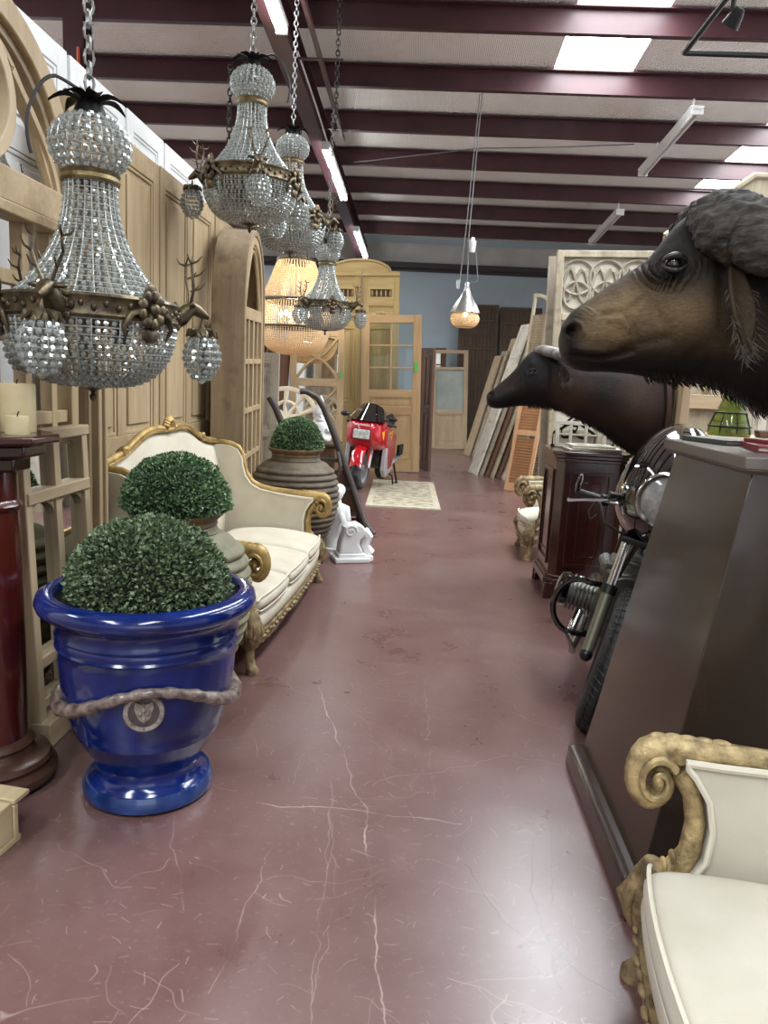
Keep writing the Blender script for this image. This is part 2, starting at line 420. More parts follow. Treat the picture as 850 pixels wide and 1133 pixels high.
    mat('silver_paint', '#b9b9bc', .3, .3); mat('white_mark', '#e8e8e8', .5); mat('yellow_mark', '#dfb51c', .5)
    mat('lens', '#9fa3a0', .05, c2='#d2d6d2', nscale=30, coat=1); mat('amber', '#b5561e', .3)
    mat('bike_screen', '#0b0a0b', .05, coat=1)
    mat('seat_vinyl', '#151515', .5)
    mat('pendant_metal', '#b9bab8', .28, .9)
    mat('cable', '#262626', .6); mat('cable_grey', '#6e6e6e', .6); mat('orange_hose', '#c0492c', .5)
    mat('fixture_white', '#d5d5d3', .5)
    emis('tube_glow', (.95, .98, 1, 1), TUBE); emis('skylight_and_fill', (.9, .96, 1, 1), SKYLIGHT_FILL)
    m, nt, b = newmat('mirror'); b.inputs['Metallic'].default_value = 1; b.inputs['Roughness'].default_value = .02; b.inputs['Base Color'].default_value = (.8, .82, .8, 1)
    m, nt, b = newmat('glass'); b.inputs['Base Color'].default_value = (.95, .97, .96, 1); b.inputs['Roughness'].default_value = .02; b.inputs['Specular IOR Level'].default_value = .8
    tr = nd(nt, 'ShaderNodeBsdfTransparent'); tr.inputs[0].default_value = (.86, .89, .88, 1)
    gl = nd(nt, 'ShaderNodeBsdfGlossy'); gl.inputs[1].default_value = .02
    fr = nd(nt, 'ShaderNodeFresnel', i_0=1.5); mx = nd(nt, 'ShaderNodeMixShader')
    nt.links.new(fr.outputs[0], mx.inputs[0]); nt.links.new(tr.outputs[0], mx.inputs[1]); nt.links.new(gl.outputs[0], mx.inputs[2]); nt.links.new(mx.outputs[0], nt.nodes['Material Output'].inputs[0])
    mat('frosted', '#8f9a93', .25, c2='#a7b0a8', nscale=2)
    m, nt, b = newmat('green_glass'); b.inputs['Base Color'].default_value = lin('#6c7a34'); b.inputs['Roughness'].default_value = .1; b.inputs['Transmission Weight'].default_value = .55
    mat('rug', '#b8ae98', .95, c2='#8f8672', nscale=9, bmp=.4, bscale=60, lo=.42, hi=.58)
    mat('rug_border', '#a59a83', .95, c2='#c2b9a4', nscale=14)
    mat('book_red', '#8d2b35', .5); mat('book_grey', '#5d6158', .5); mat('pages', '#cfc6b4', .8); mat('book_black', '#1b1b1c', .4)
    mat('green_tag', '#3fae4e', .5); mat('orange_tag', '#e07a26', .6)
    mat('horn', '#211e1b', .8, c2='#48423a', nscale=14, stretch=(1, 1, 2.4), bmp=1.0, bscale=30)
    mat('horn_smooth', '#4a4744', .45, c2='#8a8680', nscale=10, stretch=(1, 6, 1), bmp=.3)
    mat('eye', '#0a0706', .03, coat=1); mat('nose_skin', '#15110f', .35, bmp=.4, bscale=90)
    mat('ear_hair', '#2f2721', .8, c2='#6b625a', nscale=9)
    mat('plaque', '#3a2418', .4)
    # hide: dark coat with tan brown areas that belong to the animal's colouring (attribute 'fur')
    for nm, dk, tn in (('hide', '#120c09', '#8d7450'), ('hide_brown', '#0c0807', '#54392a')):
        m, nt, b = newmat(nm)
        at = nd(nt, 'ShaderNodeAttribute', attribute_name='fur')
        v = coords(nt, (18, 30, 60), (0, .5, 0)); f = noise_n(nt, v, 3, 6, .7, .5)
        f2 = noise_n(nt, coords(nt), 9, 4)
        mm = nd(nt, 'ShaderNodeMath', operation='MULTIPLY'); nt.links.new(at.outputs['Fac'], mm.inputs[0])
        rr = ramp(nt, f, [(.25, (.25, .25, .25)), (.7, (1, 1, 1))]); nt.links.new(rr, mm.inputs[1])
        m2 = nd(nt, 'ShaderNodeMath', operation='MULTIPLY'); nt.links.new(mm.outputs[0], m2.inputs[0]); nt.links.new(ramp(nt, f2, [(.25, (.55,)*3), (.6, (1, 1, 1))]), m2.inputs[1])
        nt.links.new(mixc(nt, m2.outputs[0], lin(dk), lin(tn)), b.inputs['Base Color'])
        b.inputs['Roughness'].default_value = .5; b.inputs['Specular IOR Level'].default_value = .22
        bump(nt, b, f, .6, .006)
build_materials()

# ------------------------------------------------------------------ the building
def roofz(y): return 5.7-.05*y
XL, XR, YB, YF = -7.5, 6.5, -7.0, 19.5
struct(MB().box(((XL+XR)/2, (YB+YF)/2, -.05), (XR-XL, YF-YB, .1)).build('floor', 'floor', smooth=0))
SKY_AND_FILL = [(1.35, 2.32, 2.2, 10.45), (-7.0, -6.0, 1.0, 10.45), (4.6, 5.55, 3.0, 14.9), (-7.0, -6.0, 12.0, 18), (.2, 1.15, -5.5, -.2), (-3.6, -2.65, -5.5, -.2)]  # first strip is a real rooflight, the rest added to brighten the hall
def ceiling_mesh():
    m = MB()
    xs = sorted({XL, XR, *[s[0] for s in SKY_AND_FILL], *[s[1] for s in SKY_AND_FILL]}); ys = sorted({YB, YF, *[s[2] for s in SKY_AND_FILL], *[s[3] for s in SKY_AND_FILL]})
    for i in range(len(xs)-1):
        for j in range(len(ys)-1):
            cx, cy = (xs[i]+xs[i+1])/2, (ys[j]+ys[j+1])/2
            if any(s[0] < cx < s[1] and s[2] < cy < s[3] for s in SKY_AND_FILL): continue
            a, b, c, d = xs[i], xs[i+1], ys[j], ys[j+1]
            z0, z1 = roofz(c)+.27, roofz(d)+.27
            vs = [(a, c, z0), (b, c, z0), (b, d, z1), (a, d, z1)]
            m.add(vs, [(0, 3, 2, 1)])
    return m
struct(ceiling_mesh().build('ceiling', 'ceiling', smooth=0))
for k, s in enumerate(SKY_AND_FILL):
    z0, z1 = roofz(s[2])+.29, roofz(s[3])+.29
    struct(MB().add([(s[0], s[2], z0), (s[1], s[2], z0), (s[1], s[3], z1), (s[0], s[3], z1)], [(0, 3, 2, 1)]).build('window_%d' % (k+1), 'skylight_and_fill', smooth=0))  # glowing roof panels, all but the first added as fill light
def wallbox(name, c, d, m): return struct(MB().box(c, d).build(name, m, smooth=0))
wallbox('wall_back', ((XL+XR)/2, YF+.1, 2.5), (XR-XL+.4, .2, 5.0), 'wall_blue')
wallbox('wall_left', (XL-.1, (YB+YF)/2, 3.1), (.2, YF-YB, 6.2), 'wall_white')
m = MB(); m.box((XR+.1, (YB+3.5)/2, 3.1), (.2, 3.5-YB, 6.2)); m.box((XR+.1, (10.5+YF)/2, 3.1), (.2, YF-10.5, 6.2)); m.box((XR+.1, 7.0, 5.1), (.2, 7.0, 2.2)); struct(m.build('wall_right', 'wall_white', smooth=0))  # gap added in this unseen stretch of wall to let in side daylight
m = MB(); m.box(((XL-1.0)/2, YB-.1, 3.1), (-1.0-XL, .2, 6.2)); m.box(((5.0+XR)/2, YB-.1, 3.1), (XR-5.0, .2, 6.2)); m.box((2.0, YB-.1, 5.1), (6.0, .2, 2.2)); struct(m.build('wall_front', 'wall_white', smooth=0))  # unseen opening added behind the camera for frontal daylight fill
# back wall: pale insulated strip above a dark girt
m = MB().box(((XL+XR)/2, YF-.03, 4.62), (XR-XL, .05, .44)); struct(m.build('trim_1', 'wall_grey', smooth=0))
m = MB(); m.box(((XL+XR)/2, YF-.12, 4.36), (XR-XL, .22, .03)); m.box(((XL+XR)/2, YF-.02, 4.27), (XR-XL, .03, .17)); m.box(((XL+XR)/2, YF-.22, 4.31), (XR-XL, .02, .12))
struct(m.build('trim_2', 'girt', smooth=0))
# purlins: Z sections with a lip, one object each
for k, y in enumerate([-5.9, -4.4, -2.9, -1.4, 0.1, 1.6, 3.1, 4.6, 6.05, 7.5, 8.98, 10.46, 11.96, 13.47, 15.0, 16.53, 18.1]):
    z = roofz(y); m = MB(); w = XR-XL; cx = (XL+XR)/2
    m.box((cx, y+.006, z+.125), (w, .012, .25)); m.box((cx, y+.045, z+.006), (w, .08, .012)); m.box((cx, y-.035, z+.244), (w, .08, .012)); m.box((cx, y+.082, z+.02), (w, .01, .03))
    o = struct(m.build('roof_purlin', 'purlin', smooth=0))
# rafter carried by the columns: tapered I beam running down the roof slope
def rafter(x):
    m = MB()
    for (y0, y1) in ((YB, YF),):
        za, zb = roofz(y0)-.01, roofz(y1)-.01
        for dz, w, h in ((-.012, .2, .016), (-.37, .2, .016), (-.19, .012, .36)):
            vs = []
            for yy, zz in ((y0, za), (y1, zb)):
                vs += [(x-w/2, yy, zz+dz-h/2), (x+w/2, yy, zz+dz-h/2), (x+w/2, yy, zz+dz+h/2), (x-w/2, yy, zz+dz+h/2)]
            m.add(vs, [(0, 1, 2, 3), (7, 6, 5, 4), (0, 4, 5, 1), (1, 5, 6, 2), (2, 6, 7, 3), (3, 7, 4, 0)])
    return struct(m.build('roof_rafter', 'purlin', smooth=0))
rafter(-1.72); rafter(-7.3); rafter(6.3)
def icol(x, y, h):
    m = MB(); m.box((x, y, h/2), (.012, .26, h)); m.box((x, y-.13, h/2), (.22, .014, h)); m.box((x, y+.13, h/2), (.22, .014, h))
    m.box((x, y, .01), (.34, .4, .02))
    return struct(m.build('steel_column', 'purlin', smooth=0))
icol(-4.05, 9.0, roofz(9))
tag(MB().tube([(-3.98, 8.84, 4.9), (-3.98, 8.84, 3.5), (-3.99, 8.84, 2.2), (-3.99, 8.84, 1.4)], .018, 8).build('red_air_hose', 'orange_hose'), 'thin red orange hose running down the purple steel column at top left', 'hose')

# ------------------------------------------------------------------ shared builders
def panel_door(name, label, cat, w, h, t, cols, rows, wv, wh, loc, rot, group=None, stile=.11, rail=.12, mid=.09, glass=None, gmat='glass', relief=.012):
    """framed door: local x is the width (centred), front faces -y; rows = list of heights bottom to top; glass = set of (col,row) cells glazed"""
    T = thing(name, label, cat, loc, 0, group, rot)
    F = MB(); H = MB()
    F.box((-w/2+stile/2, 0, h/2), (stile, t, h)); F.box((w/2-stile/2, 0, h/2), (stile, t, h))
    iw = w-2*stile; cw = (iw-(cols-1)*mid)/cols
    tot = sum(rows); ih = h-2*rail-(len(rows)-1)*mid; zs = []; z = rail
    for r in rows: zs.append((z, z+ih*r/tot)); z += ih*r/tot+mid
    H.box((0, 0, rail/2), (iw, t*.98, rail)); H.box((0, 0, h-rail/2), (iw, t*.98, rail))
    for a, b in zs[:-1]: H.box((0, 0, b+mid/2), (iw, t*.98, mid))
    for c in range(1, cols):
        x = -iw/2+c*cw+(c-.5)*mid
        for a, b in zs: F.box((x, 0, (a+b)/2), (mid, t*.96, b-a))
    F.build('stile', wv, T, bevel=.004); H.build('rail', wh, T, bevel=.004)
    for ci in range(cols):
        for ri, (a, b) in enumerate(zs):
            x = -iw/2+cw/2+ci*(cw+mid); pm = MB()
            if glass and (ci, ri) in glass:
                pm.box((x, 0, (a+b)/2), (cw, .006, b-a)); pm.build('glass_pane', gmat, T, smooth=0); continue
            # moulding ring + raised field
            o = [(x-cw/2, a), (x+cw/2, a), (x+cw/2, b), (x-cw/2, b)]; k = .022; i = [(x-cw/2+k, a+k), (x+cw/2-k, a+k), (x+cw/2-k, b-k), (x-cw/2+k, b-k)]
            pm.ring(o, i, 'y', -t*.36, t*.36)
            pm.box((x, 0, (a+b)/2), (cw-.002, t*.3, b-a-.002))
            k = min(.06, cw*.22)
            pm.box((x, 0, (a+b)/2), (cw-2*k, t*.3+2*relief, b-a-2*k))
            pm.build('panel', wv, T, bevel=.005)
    return T

def leaf_dome(name, label, rx, rz, n, size, loc, m, below=.12, group=None, seed=1):
    T = thing(name, label, 'topiary', loc, 0, group); rn = random.Random(seed)
    L = MB()
    for _ in range(n):
        u = rn.random(); a = rn.random()*2*PI; zz = -below+(1+below)*u
        rr = math.sqrt(max(0, 1-max(zz, 0)**2))*(1+.14*min(0, zz)/below if below else 1)
        lump = 1+.035*noise.noise(Vector((3*cos(a)*rr, 3*sin(a)*rr, 3*zz))) + rn.uniform(-.07, .045)
        p = Vector((rx*rr*cos(a), rx*rr*sin(a), rz*zz))*lump
        nrm = Vector((cos(a)*rr/rx, sin(a)*rr/rx, zz/rz)).normalized()
        d = (nrm+Vector((rn.uniform(-1, 1), rn.uniform(-1, 1), rn.uniform(-1, 1)))*.85).normalized()
        s = d.cross(Vector((rn.uniform(-1, 1), rn.uniform(-1, 1), rn.uniform(-1, 1)))).normalized(); up = s.cross(d)
        k = size*rn.uniform(.7, 1.25)
        L.add([p-d*k*.3, p+s*k*.42+up*k*.1+d*k*.25, p+d*k, p-s*k*.42+up*k*.1+d*k*.25], [(0, 1, 2), (0, 2, 3)])
    L.build('foliage', m, T, smooth=0)['kind'] = 'stuff'
    C = MB(); C.lathe([(.001, -rz*below*.9)]+[(rx*.93*cos(b)*(1 if b > 0 else .98), rz*.93*sin(b)) for b in [-.1]+[PI/2*i/10 for i in range(0, 10)]]+[(.001, rz*.93)], 28)
    C.build('core', 'leaf_core', T)
    return T

BEAD = MB(); BEAD.ball((0, 0, 0), (1, 1, 1), 6, 4)
def beads_on(m, prof, spacing, br, stagger=False, squash=1.):
    """rows of cut beads over a surface of revolution given as a polyline (r,z)"""
    P = [Vector((r, z)) for r, z in prof]; D = [0]
    for i in range(1, len(P)): D.append(D[-1]+(P[i]-P[i-1]).length)
    n = max(1, round(D[-1]/spacing)); rows = []
    for k in range(n):
        d = (k+.5)*D[-1]/n
        i = max(j for j in range(len(D)) if D[j] <= d); i = min(i, len(P)-2)
        q = P[i].lerp(P[i+1], (d-D[i])/(D[i+1]-D[i])); rows.append(q)
        c = max(5, round(2*PI*q.x/spacing))
        for j in range(c):
            a = 2*PI*(j+(.5 if stagger and k % 2 else 0))/c; x, y, z = q.x*cos(a), q.x*sin(a), q.y; nn = len(m.v)
            ca, sa = cos(a), sin(a)
            m.v += [(x+br*(ca*p[0]-sa*p[1]), y+br*(sa*p[0]+ca*p[1]), z+br*squash*p[2]) for p in BEAD.v]
            m.f += [tuple(t+nn for t in f) for f in BEAD.f]
    return rows
def wires_on(m, prof, spacing, nv, r):
    P = [Vector(p) for p in prof]; D = [0]
    for i in range(1, len(P)): D.append(D[-1]+(P[i]-P[i-1]).length)
    n = max(1, round(D[-1]/spacing))
    for k in range(n+1):
        d = min(k*D[-1]/n, D[-1]-1e-6); i = max(j for j in range(len(D)) if D[j] <= d); i = min(i, len(P)-2)
        q = P[i].lerp(P[i+1], (d-D[i])/(D[i+1]-D[i]))
        m.torus((0, 0, q.y), q.x, r, 36, 4)
    for j in range(nv):
        a = 2*PI*j/nv
        m.tube([(p.x*cos(a), p.x*sin(a), p.y) for p in P], r, 4, caps=False)
def chain(m, a, b, link=.05, wire=.006):
    a, b = Vector(a), Vector(b); L = (b-a).length; n = max(1, int(L/(link*.72))); d = (b-a)/n; u = d.normalized()
    s1 = u.cross(Vector((1, .2, 0))).normalized(); s2 = u.cross(s1)
    for k in range(n):
        c = a+d*(k+.5); s = s1 if k % 2 else s2
        m.tube([c+u*(link*.5*sin(t*PI/4))+s*(link*.3*cos(t*PI/4)) for t in range(8)], wire, 5, closed=True)
    return m

# ------------------------------------------------------------------ left side: doors against the wall
rows2 = [.75, 1.5]
spots = [(4.08, 5.42, 'broad waxed pine panel door behind the nearest crystal chandelier, left of another like it', 2.86), (5.45, 6.80, 'broad waxed pine panel door standing behind the back of the gilt sofa', 2.87), (6.85, 8.15, 'broad waxed pine panel door half hidden behind the arched window frame', 2.85)]
for i, (a, b, lab, h) in enumerate(spots):
    panel_door('pine_door', lab, 'door', b-a, h, .06, 2, rows2, 'pine', 'pine_y', (-1.92, (a+b)/2, 0), (0, 0, PI/2), 'pine doors along the left side', stile=.1, rail=.13, mid=.13, relief=.014)
wspots = [(2.3, 3.46), (3.5, 4.63), (4.65, 5.48), (5.5, 6.26), (6.28, 7.06), (7.08, 7.88)]
wl = ['white painted panel door farthest left, top above the wooden arch', 'white painted panel door whose top shows just right of the wooden arch', 'white painted panel door standing behind the first pine door, second top right of the arch', 'white painted panel door top above the middle of the pine doors', 'white painted panel door top left of the second hanging chandelier', 'white painted panel door farthest back in the white row']
for (a, b), lab in zip(wspots, wl):
    panel_door('white_door', lab, 'door', b-a-.02, 3.25, .05, 1, [1, 1.6, .5], 'white_paint', 'white_paint', (-2.17, (a+b)/2, 0), (0, 0, PI/2), 'white doors behind the pine doors', stile=.12, rail=.12, mid=.12)
# leaning posts and boards at the near end of the doors
m = MB(); m.box((0, 0, 1.15), (.10, .10, 2.3)); m.box((0, -.03, 1.15), (.03, .085, 2.28)); m.box((.035, 0, 1.15), (.06, .03, 2.29))
tag(m.build('pine_post', 'pine', bevel=.006), 'grooved pine door post standing between the mirror and the cream sofa', 'post').location = (-1.555, 3.56, 0)
for i, (x, y, dx, dy, h, w, mt, lab) in enumerate([(-1.66, 3.15, -.02, -.28, 1.55, .07, 'pine', 'narrow pine board slanting behind the mirror, nearest the grooved post'), (-1.66, 3.0, -.02, -.3, 1.55, .05, 'pine_old', 'thin dark pine board slanting behind the mirror, in the middle of the leaning boards'), (-1.66, 2.88, -.02, -.26, 1.55, .06, 'pine_pale', 'pale pine board slanting behind the mirror above the candles'), (-1.712, 2.83, -.0, -.10, 1.55, .08, 'pine', 'broad pine board leaning just behind the candles')]):
    m = MB(); m.bar((0, 0, 0), (dx, dy, h), w, .025, up=(1, 0, 0)); m.bar((.004, 0, .01), (dx+.004, dy, h-.01), w*.4, .028, up=(1, 0, 0))
    tag(m.build('leaning_board', mt, bevel=.003), lab, 'board', 'boards leaning behind the mirror').location = (x, y, 0)

# gothic window frame with a round arched head, leaning at far left
def gothic_frame():
    T = thing('gothic_window_frame', 'large pine window frame with round arched tracery head rising at the top left edge', 'window frame', (-1.817, 3.10, 0), 0, None, (0, 0, PI/2))
    zs = 2.28; R = .80; rise = .70; t0, t1 = -.05, .05; N = 28
    arc = lambda r, rz, n=N: [(r*cos(PI*k/n), zs+rz*sin(PI*k/n)) for k in range(n+1)]
    MB().ring(arc(R, rise), arc(R-.11, rise-.11), 'y', t0, t1, closed=False).build('arch', 'pine', T, bevel=.008)
    MB().ring(arc(R-.11, rise-.11), arc(R-.15, rise-.15), 'y', t0+.03, t1-.01, closed=False).build('arch_moulding', 'pine_old', T, bevel=.004)
    m = MB(); c = (-.02, zs+.27)
    m.ring([(c[0]+.28*cos(2*PI*k/36), c[1]+.27*sin(2*PI*k/36)) for k in range(36)], [(c[0]+.22*cos(2*PI*k/36), c[1]+.21*sin(2*PI*k/36)) for k in range(36)], 'y', t0+.01, t1-.02)
    m.build('roundel', 'pine_pale', T, bevel=.006)
    m = MB()
    for s in (-1, 1):
        p = [(s*(.26+.40*(k/14)**1.0+.10*sin(PI*k/14)), zs+.42*(1-(k/14))**1.3+.0) for k in range(15)]
        m.tube([(x, 0, z) for x, z in p], .032, 6, flat=1.0)
        p = [(s*(.10+.52*(k/14)), zs+.02+.60*cos(PI/2*k/14)**.8*0+.50*(1-(k/14)**1.8)) for k in range(15)]
        m.tube([(x, .005, z) for x, z in p], .022, 6)
    m.build('tracery', 'pine', T)
    m = MB(); m.box((0, 0, zs-.06), (2*R, .13, .14)); m.box((0, -.02, zs-.155), (2*R-.06, .12, .05)); m.build('transom', 'pine_y', T, bevel=.008)
    for s in (-1, 1): MB().box((s*(R-.05), 0, (zs-.13)/2), (.1, .1, zs-.13)).build('post', 'pine', T, bevel=.006)
    zb = .9
    m = MB()
    for x in (-.46, -.2, .06, .32, .56): m.box((x, 0, (zb+zs-.18)/2), (.055, .06, zs-.18-zb))
    for z in (zb, 1.25, 1.62, 1.86): m.box((0, 0, z), (2*R-.2, .055, .06))
    m.build('glazing_bar', 'pine', T, bevel=.004)
    m = MB(); m.box((0, 0, zb/2), (2*R-.2, .05, zb)); m.build('base_panel', 'pine_old', T)
    return T
gothic_frame()

# standing mirror with glazing bars
def mirror():
    T = thing('pine_mirror', 'standing mirror in a pale pine glazing bar frame behind the blue pot', 'mirror', (-1.465, 2.98, 0), 0, None, (0, rad(-2.5), 0))
    y0, y1, h = -.20, .36, 1.245; rows = [.12, .30, .96, h-.03]
    for y in (y0+.025, y1-.025): MB().box((0, y, h/2), (.06, .05, h)).build('stile', 'pine_pale', T, bevel=.005)
    MB().box((0, (y0+y1)/2, h-.02), (.07, y1-y0+.03, .045)).build('rail', 'pine_pale_y', T, bevel=.006)
    MB().box((0, (y0+y1)/2, .99), (.075, y1-y0-.02, .05)).build('rail', 'pine_pale_y', T, bevel=.006)
    MB().box((0, (y0+y1)/2, .33), (.06, y1-y0-.06, .05)).build('rail', 'pine_pale_y', T, bevel=.006)
    MB().box((0, (y0+y1)/2, .16), (.05, y1-y0-.06, .04)).build('rail', 'pine_pale_y', T, bevel=.006)
    MB().box((.02, (y0+y1)/2, .05), (.1, y1-y0+.02, .1)).build('rail', 'pine_pale_y', T, bevel=.006)
    f = MB()
    for y in (.08, ): f.box((0, y, .67), (.045, .05, .64)); f.box((0, y, 1.11), (.05, .05, .2)); f.box((0, y, .25), (.04, .05, .14))
    # rounded heads under the middle rail
    for a, b in ((.105, .31), (-.15, .055)):
        c = (a+b)/2; w = (b-a)/2
        o = [(a, .93)]+[(c-w*cos(PI*k/10), .86+.06*sin(PI*k/10)) for k in range(11)]+[(b, .93)]
        f.prism([(a, .97), *[(c-w*cos(PI*k/10), .90+.06*sin(PI*k/10)) for k in range(11)], (b, .97)], 'x', -.012, .012)
    f.build('glazing_bar', 'pine_pale', T, bevel=.004)
    MB().box((-.012, (y0+y1)/2, .62), (.008, y1-y0-.08, 1.1)).build('mirror_glass', 'mirror', T, smooth=0)
    MB().box((-.025, (y0+y1)/2, .6), (.012, y1-y0-.04, 1.16)).build('backing', 'pine_old', T, smooth=0)
mirror()

# mahogany column with candles
def column():
    T = thing('mahogany_column', 'dark red mahogany column pedestal carrying pale candles at the left edge', 'pedestal', (-1.485, 2.52, 0))
    MB().lathe([(.001, .02), (.205, .02), (.215, .035), (.215, .055), (.2, .07), (.19, .075), (.198, .09), (.19, .105), (.15, .115), (.14, .125), (.135, .14), (.142, .155), (.13, .17), (.115, .18), (.001, .18)], 40).build('base', 'column_base', T)
    MB().lathe([(.12, 0), (.19, 0), (.19, .02), (.12, .02)], 32).build('foot_ring', 'black_satin', T)
    MB().lathe([(.001, .17), (.118, .17), (.118, .5), (.113, .9), (.105, 1.08), (.001, 1.08)], 40).build('shaft', 'column_wood', T)
    MB().lathe([(.001, 1.0), (.112, 1.0), (.118, 1.01), (.12, 1.02), (.112, 1.035), (.107, 1.04), (.107, 1.15), (.001, 1.15)], 36).build('collar', 'column_wood', T)
    m = MB(); oc = lambda r: [(r*cos(PI/8+PI/4*k), r*sin(PI/8+PI/4*k)) for k in range(8)]
    m.prism(oc(.15), 'z', 1.14, 1.19); m.prism(oc(.2), 'z', 1.19, 1.235); m.prism(oc(.245), 'z', 1.235, 1.265); m.build('capital', 'mahogany_x', T, bevel=.01, seg=3)
    z = 1.2655
    def candle(x, y, r, h, lab, c='candle'):
        t = thing('pillar_candle', lab, 'candle', (-1.485+x, 2.52+y, z), 0, 'candles on the column')
        MB().lathe([(.001, 0), (r*.98, 0), (r, .006), (r, h-.008), (r*.93, h), (r*.7, h-.006), (.001, h-.01)], 28).build('wax', c, t)
        MB().tube([(0, 0, h-.012), (.002, 0, h+.006), (.006, 0, h+.014)], .0025, 6).build('wick', 'wick', t)
    candle(.075, .09, .062, .165, 'tallest cream pillar candle on the mahogany column')
    candle(.14, -.03, .038, .062, 'short squat cream candle at the right of the candles on the column')
    candle(.0, -.02, .04, .085, 'medium cream candle cut by the left edge of the photo on the column')
column()

# crate in the lower left corner
m = MB()
def crate():
    T = thing('wooden_crate', 'pale wooden crate end poking in at the lower left corner of the floor', 'crate', (-1.43, 2.12, 0), rad(-8))
    w, d, h = .42, .2, .12
    for y in (-d/2+.02, d/2-.02): MB().box((0, y, h/2+.008), (w, .022, h)).build('side_board', 'crate', T, bevel=.004)
    MB().box((0, 0, .01), (w, d, .02)).build('bottom', 'crate', T, bevel=.003)
    MB().box((w/2-.012, 0, h/2+.02), (.02, d-.07, h)).build('end_board', 'crate', T, bevel=.004)
    MB().box((-w/2+.012, 0, h/2+.02), (.02, d-.07, h)).build('end_board', 'crate', T, bevel=.004)
    for y in (-.09, .02, .11): MB().box((0, y, h+.019), (w, .075, .016)).build('top_slat', 'crate', T, bevel=.003)
crate()

# ------------------------------------------------------------------ blue glazed urn
def blue_pot():
    T = thing('blue_urn', 'large glossy cobalt blue glazed urn with a brown rope garland and medallion', 'planter', (-.93, 2.57, 0))
    prof = [(.001, .0), (.205, 0), (.222, .012), (.225, .04), (.215, .06), (.195, .072), (.182, .09), (.178, .11), (.186, .135), (.205, .165), (.228, .20), (.248, .24), (.252, .246), (.251, .252), (.259, .262), (.258, .268), (.271, .30), (.284, .35), (.294, .41), (.301, .48), (.304, .53), (.304, .56), (.312, .568), (.306, .576), (.312, .59), (.306, .602), (.313, .612), (.307, .625), (.308, .65), (.315, .668), (.345, .68), (.366, .695), (.373, .715), (.366, .738), (.34, .752), (.315, .75), (.305, .735), (.298, .70), (.293, .64), (.001, .60)]
    MB().lathe(prof, 72).build('body', 'blue_glaze', T, smooth=50)
    MB().lathe([(.205, .001), (.2265, .012), (.2285, .038), (.217, .0635)], 60).build('foot_glaze', 'blue_glaze_dark', T)
    def rad_at(z):
        for (r0, z0), (r1, z1) in zip(prof[10:], prof[11:]):
            if z0 <= z <= z1 and z1 > z0: return r0+(r1-r0)*(z-z0)/(z1-z0)
        return .3
    pts = []; rr = []; N = 120; a25 = rad(-90+22)
    for k in range(N):
        a = 2*PI*k/N; z = .415+.062*cos(2*(a-a25))+.008*cos(4*(a-a25)); r = rad_at(z)+.012
        r += .004; pts.append((r*cos(a), r*sin(a), z)); rr.append(.0225+.005*cos(2*(a-a25)+PI)+.002*sin(a*23)+.0015*sin(a*41))
    MB().tube(pts, rr, 10, closed=True).build('garland', 'garland', T, smooth=60)
    # medallion under the crest of the garland
    a = rad(-90+17); z0 = .415; r = rad_at(z0)+.002
    Mx = Matrix.Translation((r*cos(a), r*sin(a), z0)) @ Matrix.Rotation(a, 4, 'Z') @ Matrix.Rotation(rad(86), 4, 'Y')
    md = MB(); md.lathe([(.001, .006), (.05, .006), (.05, -.004), (.001, -.004)], 36, M=Mx)
    md.build('medallion', 'garland_dark', T)
    md = MB(); md.lathe([(.048, .0), (.049, .011), (.053, .013), (.06, .014), (.064, .010), (.065, -.004), (.048, -.004), (.048, 0)], 36, M=Mx); md.build('medallion_rim', 'garland_light', T)
    em = MB()
    for k in range(22):
        b = 2*PI*k/22; em.ball((.0535*cos(b), .0535*sin(b), .0125), (.0035, .0035, .003), 6, 4, M=Mx)
    em.prism([(-.035, -.026), (-.015, -.03), (.018, -.018), (.034, 0), (.018, .018), (-.015, .03), (-.035, .026), (-.028, .006), (-.034, 0), (-.028, -.006)], 'z', .008, .014, M=Mx)
    em.ball((.002, -.012, .015), (.009, .006, .005), 8, 6, M=Mx); em.ball((.002, .012, .015), (.009, .006, .005), 8, 6, M=Mx); em.ball((.018, 0, .015), (.011, .008, .007), 8, 6, M=Mx); em.ball((-.012, 0, .016), (.011, .006, .006), 8, 6, M=Mx)
    em.tube([Mx @ Vector((-.03, -.024, .015)), Mx @ Vector((-.012, -.006, .016)), Mx @ Vector((-.03, 0, .016)), Mx @ Vector((-.012, .006, .016)), Mx @ Vector((-.03, .024, .015))], .0028, 6)
    em.build('crest', 'garland_light', T)
    MB().lathe([(.001, .70), (.303, .70), (.303, .722), (.296, .731), (.29, .722), (.001, .722)], 48).build('liner', 'soil', T)
blue_pot()
leaf_dome('boxwood_dome', 'largest clipped boxwood dome, deep green, filling the blue urn', .272, .25, 11000, .0135, (-.93, 2.57, .738), 'leaf_deep', .04, 'boxwood domes', 3)

